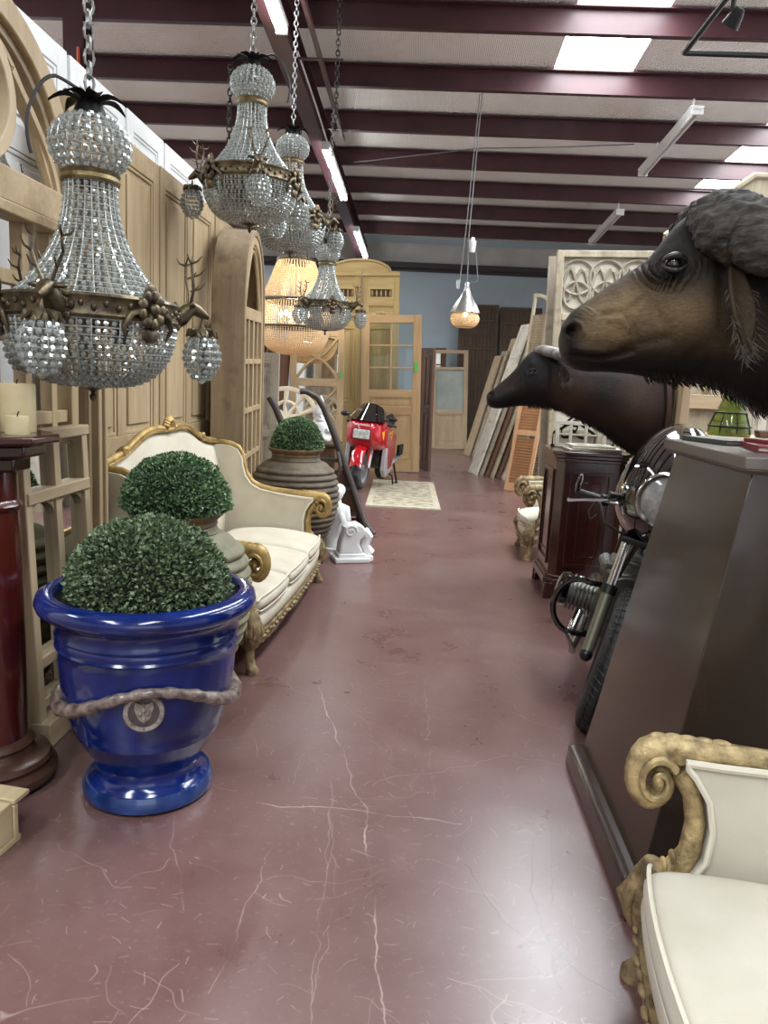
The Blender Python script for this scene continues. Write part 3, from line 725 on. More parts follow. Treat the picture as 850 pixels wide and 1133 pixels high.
def ribbed_jar(label, R, h, neck, loc, m, ribs=15):
    T = thing('ribbed_jar', label, 'jar', loc, 0, 'ribbed clay jars')
    prof = [(.001, 0), (R*.42, 0), (R*.45, .02)]; n = 240; zb, zt = .03, h-.10
    for k in range(n+1):
        t = k/n; z = zb+(zt-zb)*t
        e = R*(.46+.54*math.sin(PI*min(1, t/.62)/2)**1.1) if t < .62 else R*(neck/R+(1-neck/R)*math.sqrt(max(0, 1-((t-.62)/.38)**2.3)))
        ph = (t*ribs) % 1; rib = (.019*(1-abs(2*ph-1)**1.8) if t > .04 and t < .93 else 0)
        prof.append((e-.008+rib, z))
    MB().lathe(prof+[(neck*.98, h-.095), (neck*.9, h-.06)], 56).build('body', m, T, smooth=60)
    MB().lathe([(neck*.86, h-.075), (neck*.95, h-.06), (neck*.93, h-.045), (neck*1.0, h-.03), (neck*1.08, h-.018), (neck*1.1, h-.006), (neck*1.04, h), (neck*.92, h-.008), (neck*.9, h-.05), (.001, h-.05)], 48).build('rim', 'jar_rim', T)
    return T
ribbed_jar('ribbed clay jar squeezed between the blue urn and the near end of the sofa', .33, .90, .19, (-1.07, 3.30, 0), 'jar_clay')
leaf_dome('boxwood_dome', 'bright green clipped boxwood dome on the jar behind the blue urn', .232, .225, 7500, .0125, (-1.07, 3.30, .915), 'leaf', .10, 'boxwood domes', 5)
ribbed_jar('big dark ribbed clay jar standing past the far arm of the sofa', .355, .94, .205, (-1.02, 6.16, 0), 'jar_clay_dark', 17)
leaf_dome('boxwood_dome', 'smallest clipped boxwood dome, on the dark jar past the sofa', .208, .235, 6500, .0125, (-1.01, 6.16, .945), 'leaf', .06, 'boxwood domes', 8)

# ------------------------------------------------------------------ gilt settee and armchair (Louis XV shape); local -y is the front
def settee(label, name, cat, L, ncush, loc, rz, fab, gmain, gworn, tall=1.0, splay=0):
    T = thing(name, label, cat, loc, rz); hx = L/2
    crest = lambda x: 1.0+.165*tall*max(0, cos(PI*x/L*1.0))**1.3-.012*cos(6*PI*x/L)*tall
    # back: padded closed shell
    def bk(i, j):
        x = -hx+.03+(L-.06)*i; zt = crest(x)-.02; z0 = .28
        s = [(.31, 0), (.285, .25), (.295, .55), (.345, .88), (.37, .985), (.39, 1.0), (.415, .985), (.41, .6), (.40, 0)]
        t = j*len(s); k = int(t) % len(s); a = s[k]
        edge = 1-.25*max(0, (abs(2*i-1)-.85)/.15)
        y = .40+(a[0]-.40)*edge+(.0)
        return (x, y+.05*(a[1]), z0+(zt-z0)*a[1])
    MB().surf(bk, 40, 9, cv=True).build('back_upholstery', fab, T, sub=1, smooth=180)
    # crest rail
    N = 60; P = []; RR = []
    for k in range(N+1):
        x = -hx+.02+(L-.04)*k/N; P.append((x, .43, crest(x))); RR.append(.019+.004*cos(PI*x/L))
    g = MB(); g.tube(P, RR, 8); g.tube([(p[0], p[1]-.022, p[2]-.014) for p in P], .008, 6)
    g.build('crest_rail', gmain, T, smooth=60)
    # carved shell and knots
    g = MB()
    for k in range(9):
        a = rad(-70+140*k/8); l = .085+.02*cos(a)
        g.tube([(.012*sin(a), .425, crest(0)-.01+.01*cos(a)), (l*.6*sin(a), .405, crest(0)+.005+l*.45*cos(a)), (l*sin(a), .42, crest(0)+.01+l*.62*cos(a))], [.008, .014, .008], 6)
    g.ball((0, .405, crest(0)-.005), (.05, .02, .014), 12, 8)
    for s in (-1, 1): g.ball((s*.105, .42, crest(.1)-.002), (.022, .022, .02), 10, 8)
    g.build('shell_carving', gmain, T)
    if L > 1.2:
        g = MB()
        for s in (-1, 1):
            for d in (-.02, .0, .02): g.torus((s*(hx*.66)+d, .43, crest(hx*.66+d*s)), .023, .008, 14, 6, axis='x')
            g.ball((s*hx*.66, .415, crest(hx*.66)+.02), (.028, .016, .018), 10, 8)
        g.build('ribbon_carving', gmain, T)
    rail = [(.44, 1.0), (.37, 1.008), (.30, 1.0), (.245, .975), (.215, .925), (.205, .86), (.185, .79), (.14, .725), (.07, .69), (-.03, .672), (-.14, .662), (-.25, .655), (-.33, .652)]
    scroll = [(-.385+(.062*(1-k/30))*cos(PI/2+.28*k), .59+(.060*(1-k/30))*sin(PI/2+.28*k)) for k in range(1, 24)]
    post = [(-.335, .615), (-.30, .575), (-.285, .52), (-.29, .46), (-.315, .40), (-.35, .35)]
    for s in (-1, 1):
        X = s*(hx-.03)
        poly = [(.42, .34)]+[(y, z-.015) for y, z in rail]+[(-.335, .64)]+[(y+.028, z) for y, z in post[0:]]+[(-.33, .34)]
        MB().prism(poly, 'x', X-.035, X+.03).build('arm_upholstery', fab, T, bevel=.014, seg=3)
        pp = MB(); ix = X-s*.036
        pp.tube([(ix, y, z-.012) for y, z in rail[4:]]+[(ix, -.325, .63)]+[(ix, y+.03, z) for y, z in post], .0075, 6)
        pp.build('arm_piping', 'piping', T)
        g = MB()
        g.tube([(X, y, z) for y, z in rail+scroll], [.018]*6+[.02, .022, .024, .026, .028, .030, .032]+[.032-.024*k/23 for k in range(23)], 10, flat=1.0, up=(1, 0, 0))
        g.build('arm_rail', gmain, T, smooth=60)
        g = MB()
        for q in (-1, 1):
            sp = [(X+q*.034, -.388+.048*(1-k/26)*cos(.6+k*.42), .592+.048*(1-k/26)*sin(.6+k*.42)) for k in range(25)]
            g.tube(sp, [.0095*(1-k/40) for k in range(25)], 6)
            g.ball((X+q*.036, -.388, .592), (.012, .014, .014), 10, 6)
        for k in range(5): g.ball((X, -.25-.035*k, .682-.002*k), (.012, .026, .011), 8, 6)
        g.build('scroll_carving', gmain, T)
        g = MB(); g.tube([(X, y, z) for y, z in post], [.024, .023, .023, .025, .030, .034], 10, up=(1, 0, 0))
        for k in range(3): g.ball((X, -.325-.018*k, .43-.03*k), (.026, .009, .022), 8, 6)
        g.build('arm_post', gmain, T, smooth=60)
    # seat frame and upholstered front
    m = MB()
    m.box((0, .02, .315), (L-.1, .74, .09)); m.build('seat_deck', fab, T, bevel=.02, seg=3)
    nx = 48
    def fr(i, j):
        x = -hx+.02+(L-.04)*i; c = 1-(2*i-1)**2
        yy = -.375-.045*c**.8
        q = [(0.03, .21), (0, .225), (-.012, .28), (-.005, .335), (.03, .345)][int(round(j*4))]
        return (x, yy+q[0], q[1])
    MB().surf(fr, 24, 4).build('front_upholstery', fab, T, smooth=180, sub=1)
    g = MB(); top = []; bot = []
    for k in range(nx+1):
        t = k/nx; x = -hx+.01+(L-.02)*t; c = 1-(2*t-1)**2
        top.append((x, .222)); bot.append((x, .168-.028*abs(sin(PI*t*(3 if L > 1.2 else 2)))+.016*math.cos(t*PI*34)*.35))
    vs = []
    for k in range(nx+1):
        t = k/nx; c = 1-(2*t-1)**2; yy = -.385-.045*c**.8
        for (x, z), dy in ((top[k], 0), (bot[k], .006), (bot[k], .045), (top[k], .04)): vs.append((x, yy+dy, z))
    fs = []
    for k in range(nx):
        for q in range(4): fs.append((k*4+q, k*4+(q+1) % 4, k*4+4+(q+1) % 4, k*4+4+q))
    fs += [(0, 1, 2, 3), tuple(nx*4+q for q in (3, 2, 1, 0))]
    g.add(vs, fs)
    for k in range(int(L/.055)):
        t = (k+.5)/int(L/.055); x = -hx+.03+(L-.06)*t; c = 1-(2*t-1)**2
        g.ball((x, -.388-.045*c**.8, .196+.008*sin(k*2.1)), (.024, .012, .013), 8, 5)
    g.build('carved_apron', gworn, T, smooth=50)
    for s in (-1, 1):
        m = MB(); m.box((s*(hx-.02), .02, .215), (.05, .74, .06)); m.build('side_rail', gworn, T, bevel=.012)
    m = MB(); m.box((0, .405, .215), (L-.06, .045, .06)); m.build('back_rail', gworn, T, bevel=.01)
    # legs
    for s in (-1, 1):
        X = s*(hx-.035)
        g = MB(); g.tube([(X, -.36, .40), (X+s*.006, -.375, .345), (X+s*.012, -.385, .28), (X+s*.012, -.38, .22), (X+s*.004, -.368, .185), (X, -.362, .17), (X, -.365, .10), (X+s*.004, -.372, .05), (X+s*.008, -.382, .022), (X+s*.008, -.384, 0)], [.034, .043, .05, .046, .04, .026, .024, .026, .035, .033], 12)
        g.torus((X, -.362, .176), .031, .008, 18, 6)
        for k in range(7):
            a = 2*PI*k/7; g.tube([(X+s*.004+.034*cos(a), -.372+.034*sin(a), .36), (X+s*.012+.054*cos(a), -.383+.054*sin(a), .28), (X+s*.008+.043*cos(a), -.375+.043*sin(a), .2)], [.002, .011, .003], 6)
        g.build('front_leg', gworn, T, smooth=60)
        g = MB(); g.tube([(s*(hx-.06), .39, .22), (s*(hx-.06), .405, .12), (s*(hx-.055), .43, .02), (s*(hx-.055), .432, 0)], [.028, .024, .02, .022], 8)
        g.build('back_leg', gworn, T, smooth=60)
    # seat cushions with welted front edge
    cw = (L-.17)/ncush
    for k in range(ncush):
        x0 = -hx+.085+k*cw+.004; x1 = x0+cw-.008; xc = (x0+x1)/2
        bow = lambda x: .045*(1-(2*(x+hx)/L-1)**2)**.8
        def cu(i, j):
            # i across, j around section front to back
            x = x0+(x1-x0)*i; e = max(0, 1-(2*i-1)**2)
            fy = -.375-bow(x)-.022*e**.6; by = .285
            pts = [(fy+.015, .352), (fy-.004, .38), (fy-.008, .42), (fy+.012, .455+.006*e), (fy+.18, .472+.02*e), (-.05, .475+.03*e), (.16, .468+.018*e), (by-.02, .455), (by, .41), (by-.02, .36)]
            y, z = pts[int(round(j*len(pts))) % len(pts)]
            sq = min(1, (.5-abs(i-.5))/.06)**.5
            zc = .41
            return (x, y, zc+(z-zc)*(.55+.45*sq))
        c = MB().surf(cu, 18, 10, cv=True)
        n = 10; c.f.append(tuple(range(n-1, -1, -1))); c.f.append(tuple(18*n+q for q in range(n)))
        co = c.build('seat_cushion', fab, T, smooth=180, sub=1)
        w = MB()
        fy = lambda i: -.375-bow(x0+(x1-x0)*i)-.022*max(0, 1-(2*i-1)**2)**.6
        sqf = lambda i: .55+.45*min(1, max(0, (.5-abs(i-.5))/.06))**.5
        w.tube([(x0+(x1-x0)*i, fy(i)+.004, .41+(.452+.006*(1-(2*i-1)**2)-.41)*sqf(i)) for i in [q/24 for q in range(25)]], .006, 6)
        w.tube([(x0+(x1-x0)*i, fy(i)+.006, .41+(.362-.41)*sqf(i)) for i in [q/24 for q in range(25)]], .005, 6)
        w.build('welt', 'piping', co)
    # low French seat: everything under the arms sits a little closer to the floor
    for o in T.children_recursive:
        if o.type != 'MESH' or o.name.split('.')[0] in ('back_upholstery', 'crest_rail', 'shell_carving', 'ribbon_carving'): continue
        for v in o.data.vertices:
            z = v.co.z; v.co.z = z*.84 if z < .46 else (.386+(z-.46)*1.37 if z < .66 else z)
    if splay:
        for o in T.children_recursive:
            for v in o.data.vertices: v.co.x *= 1-splay*max(0, v.co.y+.36)/.80
    return T
settee('cream upholstered settee with carved gilt frame and shell crest, along the pine doors', 'settee', 'sofa', 1.92, 3, (-1.14, 4.63, 0), PI/2-rad(2.4), 'cream_fabric_warm', 'gilt', 'gilt_worn', 1.0)
o = MB(); o.box((0, 0, 0), (.004, .035, .03)); tg = o.build('price_tag', 'orange_tag', smooth=0)
tag(tg, 'small orange price tag stuck on the back of the cream settee near its left end', 'tag'); tg.location = (-1.45, 3.672, .93)
settee('cream gilt armchair with scrolled arm in the lower right corner', 'armchair', 'armchair', .98, 1, (.98, 1.325, 0), -PI/2-rad(4), 'cream_fabric', 'gilt_pale', 'gilt_worn', .9, .42)
settee('cream gilt armchair mostly hidden behind the dark mahogany cabinet', 'armchair', 'armchair', .72, 1, (1.36, 7.05, 0), -PI/2, 'cream_fabric', 'gilt_worn', 'gilt_worn', .9)

# ------------------------------------------------------------------ deep arched window frame past the settee
def arched_frame():
    T = thing('arched_window_frame', 'deep weathered pine arched window frame standing past the settee', 'window frame', (-1.55, 6.95, 0), 0, None, (0, rad(-1.5), PI/2+rad(3)))
    hw, zs, ri, n = .52, 2.05, .68, 20
    arc = lambda a, b: [(a*cos(PI*k/n), zs+b*sin(PI*k/n)**.9) for k in range(n+1)]
    o = [(hw, 0)]+arc(hw, ri)+[(-hw, 0)]; q = hw-.05; i = [(q, 0)]+arc(q, ri-.05)+[(-q, 0)]
    MB().ring(o, i, 'y', -.01, .27, closed=False).build('jamb', 'pine_old', T, bevel=.006)
    o2 = [(q, 0)]+arc(q, ri-.05)+[(-q, 0)]; q2 = q-.07; i2 = [(q2, 0)]+arc(q2, ri-.12)+[(-q2, 0)]
    MB().ring(o2, i2, 'y', 0, .055, closed=False).build('sash', 'pine', T, bevel=.005)
    m = MB()
    for z, h in ((2.02, .1), (1.62, .045), (1.2, .045), (.8, .045), (.3, .16)): m.box((0, .025, z), (2*q2, .045, h))
    m.build('sash_rail', 'pine_y', T, bevel=.004)
    m = MB(); m.box((0, .025, 1.1), (.05, .045, 1.8))
    for x in (-.22, .22): m.box((x, .025, 1.1), (.03, .04, 1.8))
    m.build('mullion', 'pine', T, bevel=.004)
    m = MB()
    for s in (-1, 1):
        m.tube([(s*(.02+.38*(k/12)), .025, 2.62-.57*(1-cos(PI/2*k/12))-.02) for k in range(13)], .018, 6)
        m.tube([(s*(.36-.36*(k/12)), .025, 2.06+.50*sin(PI/2*k/12)) for k in range(13)], .014, 6)
    m.build('tracery', 'pine', T)
    m = MB()
    for k, z in enumerate((.95, .99, 1.03, 1.07)): m.box((hw*.999+.001, .08, z), (.004, .012, .02))
    for k in range(6): m.box((hw*.999+.001, .2, .78+.035*k), (.004, .01, .018))
    m.build('stencil_marks', 'dark_iron', T, smooth=0)
    MB().box((0, .265, 1.0), (2*q, .012, 2.0)).build('backing', 'pine_old', T)
arched_frame()
panel_door('grey_board_door', 'plain greyish old door standing behind the arched window frame', 'door', .5, 1.75, .05, 1, [1, 1], 'grey_wood', 'grey_wood_x', (-1.87, 8.5, 0), (0, 0, 0), stile=.09)

# ------------------------------------------------------------------ crystal chandeliers
def chandelier(label, loc, rz, scale=1.0):
    T = thing('crystal_chandelier', label, 'chandelier', loc, rz, 'crystal chandeliers'); T.scale = (scale,)*3
    bowl = [(.06+.30*sin(PI/2*t)**.85, .075+.275*(1-cos(PI/2*t))**1.15) for t in [k/14 for k in range(15)]]
    body = [(.105+.215*(1-t)**2.3, .455+.485*t) for t in [k/16 for k in range(17)]]
    ball = [(max(.07, .165*sin(a)), 1.095-.13*cos(a)) for a in [rad(36+118*k/12) for k in range(13)]]
    for nm, prof, sp, nv in (('crystal_bowl', bowl, .033, 40), ('crystal_body', body, .033, 26), ('crystal_ball', ball, .036, 22)):
        m = MB(); beads_on(m, prof, sp, .0122 if nm != 'crystal_ball' else .0145); o = m.build(nm, 'crystal', T, smooth=0)
        w = MB(); wires_on(w, [(r+.004, z) for r, z in prof], sp, nv, .003); w.build('wire_cage', 'silver_wire', o)
    MB().lathe([(.001, 0), (.012, .008), (.016, .025), (.007, .04), (.012, .046), (.03, .055), (.07, .068), (.095, .078), (.08, .088), (.001, .088)], 20).build('finial', 'bronze', T)
    m = MB(); m.lathe([(.345, .355), (.372, .355), (.378, .365), (.372, .375), (.372, .43), (.38, .44), (.372, .452), (.335, .455), (.335, .355)], 60)
    for k in range(48):
        a = 2*PI*k/48; m.ball((.374*cos(a), .374*sin(a), .402+.008*(-1)**k), (.012, .012, .014), 6, 4)
    m.build('gallery_ring', 'bronze', T, smooth=50)
    MB().lathe([(.10, .938), (.122, .94), (.126, .95), (.12, .968), (.126, .98), (.11, .99), (.10, .985)], 32).build('collar', 'bronze_gold', T)
    # crown of leaves
    m = MB(); m.lathe([(.001, 1.225), (.07, 1.222), (.062, 1.245), (.045, 1.28), (.03, 1.29), (.001, 1.29)], 16)
    for k in range(7):
        a = 2*PI*k/7+.3; c, s_ = cos(a), sin(a)
        def lf(i, j):
            r = .03+.135*i; w = .034*sin(PI*min(1, .15+i*.85))*(2*j-1); z = 1.262+.028*sin(PI*i)-.01*i+.012*abs(2*j-1)
            return (r*c-w*s_, r*s_+w*c, z)
        m.surf(lf, 6, 4)
    m.build('crown', 'dark_iron', T)
    m = MB(); m.tube([(0, 0, 1.285), (.012, 0, 1.31), (0, 0, 1.335), (-.014, 0, 1.32)], .006, 6)
    m.build('hook', 'dark_iron', T)
    m = MB(); m.tube([(-.02-.24*sin(PI*.62*k/16)**.9, -.02-.10*sin(PI*.6*k/16), 1.30+.03*sin(PI*k/9)*(k < 9)-.30*(max(0, k-4)/12)**1.35) for k in range(17)], .0075, 6); m.build('flex', 'cable', T)
    # three stag heads with hanging crystal drops, and three leaf ornaments between
    for q in range(3):
        a = 2*PI*q/3; Mz = Matrix.Rotation(a, 4, 'Z')
        h = MB(); h.tube([(.36, 0, .395), (.40, 0, .41), (.43, 0, .44), (.455, 0, .455)], [.05, .042, .034, .03], 10)
        h.tube([(.44, 0, .46), (.475, 0, .445), (.51, 0, .425), (.53, 0, .415)], [.03, .03, .02, .012], 10)
        for s in (-1, 1): h.ball((.44, s*.045, .462), (.014, .036, .012), 8, 6)
        h.ball((.365, 0, .40), (.02, .06, .06), 12, 8)
        for k in range(8): b = 2*PI*k/8; h.ball((.372, .06*cos(b), .40+.06*sin(b)), (.012, .018, .018), 6, 5)
        ho = h.xf(Mz).build('stag_head', 'bronze', T, smooth=60)
        an = MB()
        for s in (-1, 1):
            p = [(.44, s*.018, .478), (.445, s*.04, .53), (.435, s*.062, .59), (.43, s*.055, .65), (.44, s*.045, .69)]
            an.tube(p, [.008, .0075, .007, .006, .003], 6)
            for i, d in ((1, (.05, .01, .03)), (2, (.055, .012, .035)), (3, (.045, .01, .03)), (3, (-.03, .03, .03))):
                an.tube([p[i], (p[i][0]+d[0]*.6, p[i][1]+s*d[1], p[i][2]+d[2]*.4), (p[i][0]+d[0], p[i][1]+s*d[1]*1.3, p[i][2]+d[2]*1.2)], [.006, .005, .002], 5)
        an.xf(Mz).build('antlers', 'bronze', ho)
        Mz2 = Matrix.Translation((.50*cos(a), .50*sin(a), 0)); zo = .10
        pr_ = [(.02+.062*sin(PI*min(1, .06+.80*t))**.9, zo+.02+.20*t) for t in [k/8 for k in range(9)]]
        d = MB(); beads_on(d, pr_, .032, .0145); do = d.xf(Mz2).build('crystal_drop', 'crystal', T, smooth=0)
        w = MB(); wires_on(w, [(r+.004, z) for r, z in pr_], .034, 9, .0022); w.lathe([(.001, zo), (.02, zo+.012), (.022, zo+.022), (.001, zo+.022)], 8); w.xf(Mz2).build('wire_cage', 'silver_wire', do)
        c = MB(); c.lathe([(.058, zo+.222), (.05, zo+.245), (.03, zo+.262), (.01, zo+.27), (.006, zo+.30), (.001, zo+.31)], 14)
        for k in range(7):
            b = 2*PI*k/7; c.tube([(.03*cos(b), .03*sin(b), zo+.258), (.06*cos(b), .06*sin(b), zo+.246), (.078*cos(b), .078*sin(b), zo+.222)], [.01, .017, .004], 6)
        c.tube([(0, 0, zo+.30), (0, 0, zo+.325)], .004, 6); c.xf(Mz2).build('drop_cap', 'bronze', do)
        Mz3 = Matrix.Rotation(a+PI/3, 4, 'Z'); o_ = MB()
        for k in range(9):
            b = 2*PI*k/9; o_.ball((.385, .052*cos(b), .405+.06*sin(b)), (.014, .026, .026), 8, 6)
        o_.ball((.40, 0, .405), (.022, .026, .026), 10, 8)
        for s in (-1, 1): o_.tube([(.38, s*.05, .40), (.372, s*.1, .38), (.36, s*.13, .33), (.345, s*.11, .28)], [.016, .016, .012, .005], 6)
        o_.ball((.375, 0, .48), (.014, .035, .035), 8, 6); o_.ball((.37, 0, .30), (.014, .05, .035), 8, 6)
        o_.xf(Mz3).build('leaf_ornament', 'bronze', T, smooth=60)
    return T
def hang(T, top, sc):
    """chain from the chandelier's hook up to the steel"""
    z0 = 1.325; z1 = (top-T.location.z)/sc
    m = MB(); chain(m, (0, 0, z0), (0, 0, z1), .06/sc, .006/sc); m.build('chain', 'galv', T)
A = chandelier('biggest and nearest crystal chandelier with stag heads, in front of the wooden arch', (-1.31, 3.0, 1.365), rad(32), .865)
# strip of angle iron across two purlins carries each chain
hangers = [(-1.31, 3.0), (-1.33, 5.7), (-1.40, 7.7), (-1.36, 10.2)]
B = again(A, 'second crystal chandelier from the front, hanging high against the dark roof steel', (-1.33, 5.7, 2.50), rad(170), scale=.90)
C = again(A, 'crystal chandelier third from the front, half behind the second and left of the lit tube', (-1.40, 7.7, 2.63), rad(-95), scale=.92)
D = again(A, 'small looking crystal chandelier farthest back, in front of the yellow arched doors', (-1.36, 10.2, 2.06), rad(-8), scale=.93)
G = again(A, 'small crystal chandelier glimpsed through the opening of the wooden arch at the left edge', (-2.006, 3.62, 2.26), rad(30), scale=.21)
m = MB(); chain(m, (0, 0, 1.325), (0, 0, (roofz(3.62)+.27-2.26)/.21), .14, .014); m.build('chain', 'galv', G)
for o, (x, y), sc in zip((A, B, C, D), hangers, (.865, .90, .92, .93)):
    hang(o, roofz(y)-.39, sc)
m = MB(); m.box((-1.36, 6.7, 0), (.06, 9.2, .006)); m.box((-1.333, 6.7, -.03), (.006, 9.2, .06))
m.xf(Matrix.Translation((0, 6.7, roofz(6.7)-.33)) @ Matrix.Rotation(-math.atan(.05), 4, 'X') @ Matrix.Translation((0, -6.7, 0)))
for y in (3.0, 5.0, 7.0, 9.0, 11.0): m.box((-1.42, y, roofz(y)-.33), (.62, .05, .012))
struct(m.build('hanging_rail', 'purlin', smooth=0))
# loose chains hanging beside them
m = MB(); m.tube([(.02, 0, 1.27), (.12, 0, 1.285), (.185, 0, 1.25)], .008, 6); chain(m, (.185, 0, 1.25), (.19, 0, .58), .06, .006); m.build('loose_chain', 'dark_iron', B)
for i, (x, y, z0, z1, lab) in enumerate([(-.97, 7.45, 3.75, roofz(7.45), 'thin dark chain hanging from a purlin right of the second chandelier')]):
    m = MB(); chain(m, (0, 0, 0), (0, 0, z1-z0), .06, .006); o = tag(m.build('chain', 'dark_iron'), lab, 'chain'); o.location = (x, y, z0)

# lit beaded basket chandelier
def basket(label, loc, R, scale, lit=True):
    T = thing('beaded_chandelier', label, 'chandelier', loc); T.scale = (scale,)*3
    z = [0, .40, .78, 1.36]
    bowl = [(.05+.455*sin(PI/2*t)**.8, .03+.37*(1-cos(PI/2*t))**1.1) for t in [k/12 for k in range(13)]]
    mid = [(.505, .42), (.52, .6), (.50, .76)]
    up = [(.50-.24*t**.8, .80+.55*t) for t in [k/8 for k in range(9)]]
    for nm, p in (('lower_strands', bowl), ('middle_strands', mid), ('upper_strands', up)):
        m = MB(); D = 0
        P = [Vector(q) for q in p]
        for i in range(1, len(P)): D += (P[i]-P[i-1]).length
        n = 84; rows = int(D/.026)
        acc = [0]
        for i in range(1, len(P)): acc.append(acc[-1]+(P[i]-P[i-1]).length)
        for k in range(rows):
            d = (k+.5)*D/rows; i = min(max(j for j in range(len(acc)) if acc[j] <= d), len(P)-2); q = P[i].lerp(P[i+1], (d-acc[i])/(acc[i+1]-acc[i]))
            nn = n if q.x > .3 else (n//2 if q.x > .14 else n//4)
            for j in range(nn):
                a = 2*PI*j/nn; b0 = len(m.v); x, y = q.x*cos(a), q.x*sin(a)
                m.v += [(x+.0135*t[0], y+.0135*t[1], q.y+.0135*t[2]) for t in BEAD.v]; m.f += [tuple(t+b0 for t in f) for f in BEAD.f]
        m.build(nm, 'warm_beads', T, smooth=180)
    for zz, r in ((.41, .51), (.785, .505), (1.355, .265)):
        MB().lathe([(r-.012, zz-.016), (r+.012, zz-.016), (r+.016, zz), (r+.012, zz+.016), (r-.012, zz+.016), (r-.012, zz-.016)], 48).build('hoop', 'bronze', T)
    m = MB(); m.tube([(0, 0, .5), (0, 0, 1.5)], .012, 8)
    for k in range(6): a = 2*PI*k/6; m.tube([(0, 0, .52), (.14*cos(a), .14*sin(a), .48), (.2*cos(a), .2*sin(a), .55)], .008, 6)
    for k in range(4): a = 2*PI*k/4; m.tube([(0, 0, 1.45), (.26*cos(a), .26*sin(a), 1.355)], .006, 6)
    m.build('stem', 'bronze', T)
    m = MB()
    for k in range(6): a = 2*PI*k/6; m.ball((.2*cos(a), .2*sin(a), .60), (.022, .022, .04), 10, 8)
    m.build('bulb', 'bulb', T)
    if lit:
        for zz, e in ((1.12, 40), (.72, 90), (.42, 60)):
            l = bpy.data.lights.new('bulb_glow', 'POINT'); l.energy = e; l.color = (1, .84, .62); l.shadow_soft_size = .12
            lo = bpy.data.objects.new('bulb_glow', l); COL.objects.link(lo); lo.parent = T; lo.location = (0, 0, zz)
    return T
E_ = basket('glowing warm beaded basket chandelier behind the crystal ones', (-1.97, 11.4, 1.80), .5, 1.0)
hz = roofz(11.4)
m = MB(); chain(m, (0, 0, 1.48), (0, 0, (hz-1.80)), .06, .006); m.build('chain', 'dark_iron', E_)

# ------------------------------------------------------------------ right side: tapered pedestal and its books
def pedestal():
    T = thing('tapered_pedestal', 'huge dark brown tapered pedestal with stepped foot, beside the cream armchair on the right', 'pedestal', (1.10, 2.50, 0))
    def fr(x0, y0, z0, x1, y1, z1): return [(-x0, -y0, z0), (x0, -y0, z0), (x0, y0, z0), (-x0, y0, z0), (-x1, -y1, z1), (x1, -y1, z1), (x1, y1, z1), (-x1, y1, z1)]
    F = [(3, 2, 1, 0), (4, 5, 6, 7), (0, 1, 5, 4), (1, 2, 6, 5), (2, 3, 7, 6), (3, 0, 4, 7)]
    MB().add(fr(.39, .42, .09, .185, .33, 1.305), F).build('body', 'ebony', T, bevel=.004)
    m = MB(); m.add(fr(.44, .475, 0, .435, .47, .085), F); m.add(fr(.435, .47, .085, .41, .445, .10), F); m.build('plinth', 'ebony', T, bevel=.006)
    m = MB(); m.add(fr(.20, .345, 1.30, .222, .365, 1.315), F); m.add(fr(.222, .365, 1.315, .222, .365, 1.35), F); m.build('top', 'ebony_top', T, bevel=.004)
    # brass edge strip on the foot
    return T
pedestal()
def book(label, x, y, z, w, d, h, rz, cover):
    T = thing('book', label, 'book', (x, y, z), rz, 'books on the pedestal')
    m = MB(); m.box((0, 0, .002), (w, d, .004)); m.box((0, 0, h-.002), (w, d, .004)); m.box((-w/2+.002, 0, h/2), (.004, d, h)); m.build('cover', cover, T, bevel=.001)
    MB().box((.002, 0, h/2), (w-.012, d-.012, h-.008)).build('pages', 'pages', T, smooth=0)
book('grey green bound book lying at the far left of the books on the pedestal', 1.04, 2.735, 1.3505, .17, .22, .016, rad(20), 'book_grey')
book('red bound book lying flat on the near right of the pedestal top', 1.12, 2.46, 1.3505, .2, .26, .018, rad(-12), 'book_red')
book('pink red thin book stacked on top of the red book', 1.15, 2.49, 1.369, .16, .22, .012, rad(15), 'book_red')
book('black bound book at the near corner of the pedestal top', 1.13, 2.235, 1.3505, .2, .16, .012, rad(4), 'book_black')

